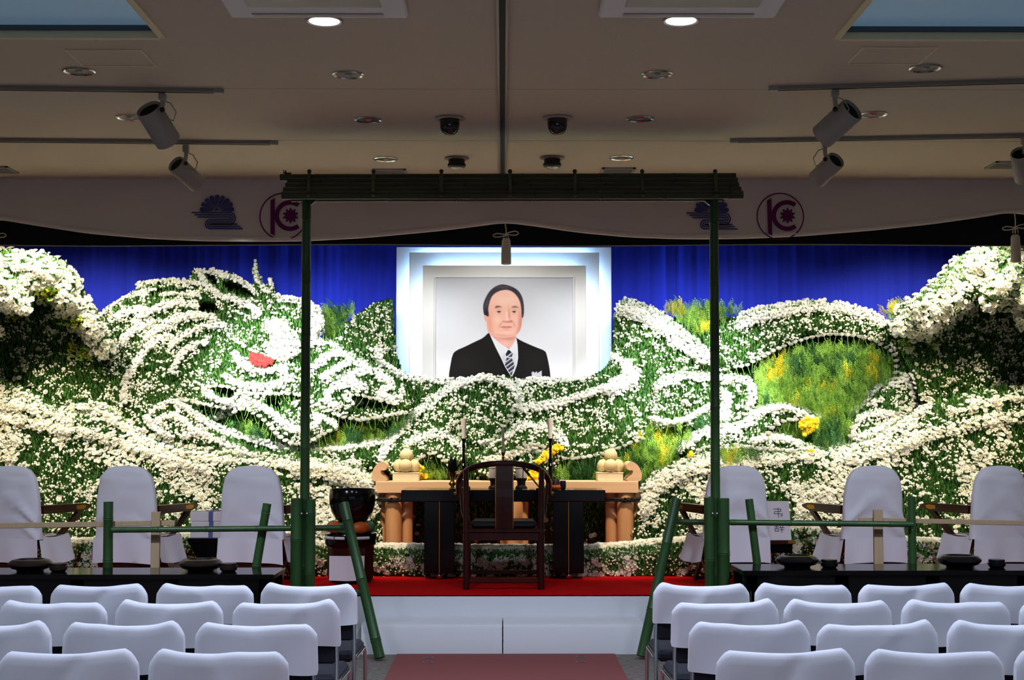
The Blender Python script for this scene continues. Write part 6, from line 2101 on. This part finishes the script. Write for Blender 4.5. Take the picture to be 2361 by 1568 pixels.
# ================================================================== HALL CHAIRS
def cover_mesh(seed):
    rd = np.random.default_rng(seed)
    W_ = .243; H1 = .805; H0 = .60
    ph = rd.random(8) * 6.28
    lift = rd.uniform(-.006, .012, 2)
    def top(u):
        a = abs(u)
        z = H1 - .016 * (1 - (u * u)) ** 1.0 + (lift[0] if u < 0 else lift[1]) * math.exp(-((a - .8) / .18) ** 2)
        z += .005 * math.exp(-((u - math.sin(ph[0]) * .5) / .2) ** 2) * math.sin(ph[1]) 
        if a > .80: z -= .052 * ((a - .80) / .20) ** 1.7
        return z
    cols = []
    us = list(np.linspace(-1, 1, 33))
    for u in us:
        zt2 = top(u)
        th = .030 * (1 - max(0, (abs(u) - .86) / .14) ** 2 * .55)
        yc = -.018 * (1 - u * u) + .018
        col = []
        def wr(z, sgn):
            t = (zt2 - z) / (H1 - H0)
            return sgn * (.007 * math.sin(u * 5 + ph[2] + t * 3) * t + .010 * math.sin(ph[5]) * math.exp(-((u * .9 + (t - .4) * .8 * math.sin(ph[3])) / .12) ** 2)) + .010 * t * sgn
        wx = W_ * (1 + .0)
        flare = lambda z: 1 + .025 * ((zt2 - z) / (H1 - H0))
        hem = H0 + .006 * math.sin(u * 3 + ph[4])
        for z in (hem, hem + (zt2 - .03 - hem) * .2, hem + (zt2 - .03 - hem) * .45, hem + (zt2 - .03 - hem) * .7, hem + (zt2 - .03 - hem) * .9, zt2 - .022):
            col.append((u * wx * flare(z), yc - th + wr(z, -1), z))
        for t in (.25, .5, .75):
            col.append((u * wx, yc - th * math.cos(t * PI), zt2 - .022 + .022 * math.sin(t * PI)))
        for z in (zt2 - .022, zt2 - .10, H0 + .01):
            col.append((u * wx * flare(z), yc + th + .006 * ((zt2 - z) / .2), z))
        cols.append(col)
    m = MB(); m.sheet(cols)
    for c in (cols[0], cols[-1]):
        n = len(c)
        m.add(c, [(i, i + 1, n - 2 - i, n - 1 - i) for i in range(n // 2 - 1)] , 0, True)
    me = m.mesh('back_cover', M_wcloth, sharp=70)
    return me


COVERS = [cover_mesh(k) for k in range(6)]
m = MB(); m.bx(-.225, .225, -.005, .025, .52, .76, bev=.01); BACKPAD = m.mesh('backrest', M_darkpad)
m = MB(); m.bx(-.225, .225, .03, .46, .405, .465, bev=.02); SEATM = m.mesh('seat', M_darkpad)
LEGS = {}
for s in (-1, 1):
    m = MB(); m.tube([(s * .236, -.10, 0.008), (s * .236, -.02, .40), (s * .232, .008, .52), (s * .228, .012, .74)], .0105, 10); LEGS['r', s] = m.mesh('leg', M_chrome)
    m = MB(); m.tube([(s * .236, .44, 0.008), (s * .236, .40, .40), (s * .236, .36, .432), (s * .236, .02, .430)], .0105, 10); LEGS['f', s] = m.mesh('leg', M_chrome)
m = MB(); m.tube([(-.236, -.05, .24), (.236, -.05, .24)], .008, 8); m.tube([(-.236, .42, .2), (.236, .42, .2)], .008, 8); CROSS = m.mesh('cross_bar', M_chrome)
m = MB()
m.add([(0, 0, 0), (.012, 0, .006), (.016, 0, .016), (.006, 0, .013)], [(0, 1, 2, 3)]); m.add([(-.004, 0, .002), (-.014, 0, .006), (-.016, 0, .014), (-.008, 0, .010)], [(0, 1, 2, 3)])
for k in range(4): m.add([(-.020 + k * .011, 0, -.014), (-.013 + k * .011, 0, -.014), (-.013 + k * .011, 0, -.004), (-.020 + k * .011, 0, -.004)], [(0, 1, 2, 3)])
LOGO = m.mesh('printed_mark', M_green_logo)
ROWSC = {1: (5.03, 'nearest'), 2: (5.76, 'second'), 3: (6.50, 'third'), 4: (7.23, 'farthest')}
LEFT = {4: (709, 468, 222, -24), 3: (657, 385, 115), 2: (588, 280, -30), 1: (501, 152)}
RIGHT = {4: (1620, 1856, 2096, 2334), 3: (1675, 1936, 2210, 2484), 2: (1731, 2028, 2332), 1: (1815, 2160, 2508)}
ORD = ('first', 'second', 'third', 'fourth')
ci = 0
for nm, blk in (('left', LEFT), ('right', RIGHT)):
    for row, xs_ in blk.items():
        Y, rn = ROWSC[row]
        for k, px in enumerate(xs_):
            b = P(px, 1400, Y)
            r = root('hall_chair', (b.x, Y + .03, 0), 'white covered chair back, %s from the aisle in the %s row of the %s block' % (ORD[k], rn, nm), 'chair', 'white covered chairs of the %s block' % nm)
            child(r, 'back_cover', COVERS[(ci * 5 + row) % 6]); child(r, 'backrest', BACKPAD); child(r, 'seat', SEATM)
            for q in LEGS.values(): child(r, 'leg', q)
            child(r, 'cross_bar', CROSS)
            if (nm, row, k) in (('left', 3, 2), ('right', 3, 2), ('right', 2, 2)):
                child(r, 'printed_mark', LOGO, (.0 if row == 3 and nm == 'left' else .195 if row == 3 else .03, -.0475, .617 if nm == 'left' else .63))
            r.rotation_euler = (0, 0, math.radians(RND.uniform(-2.2, 2.2)))
            ci += 1
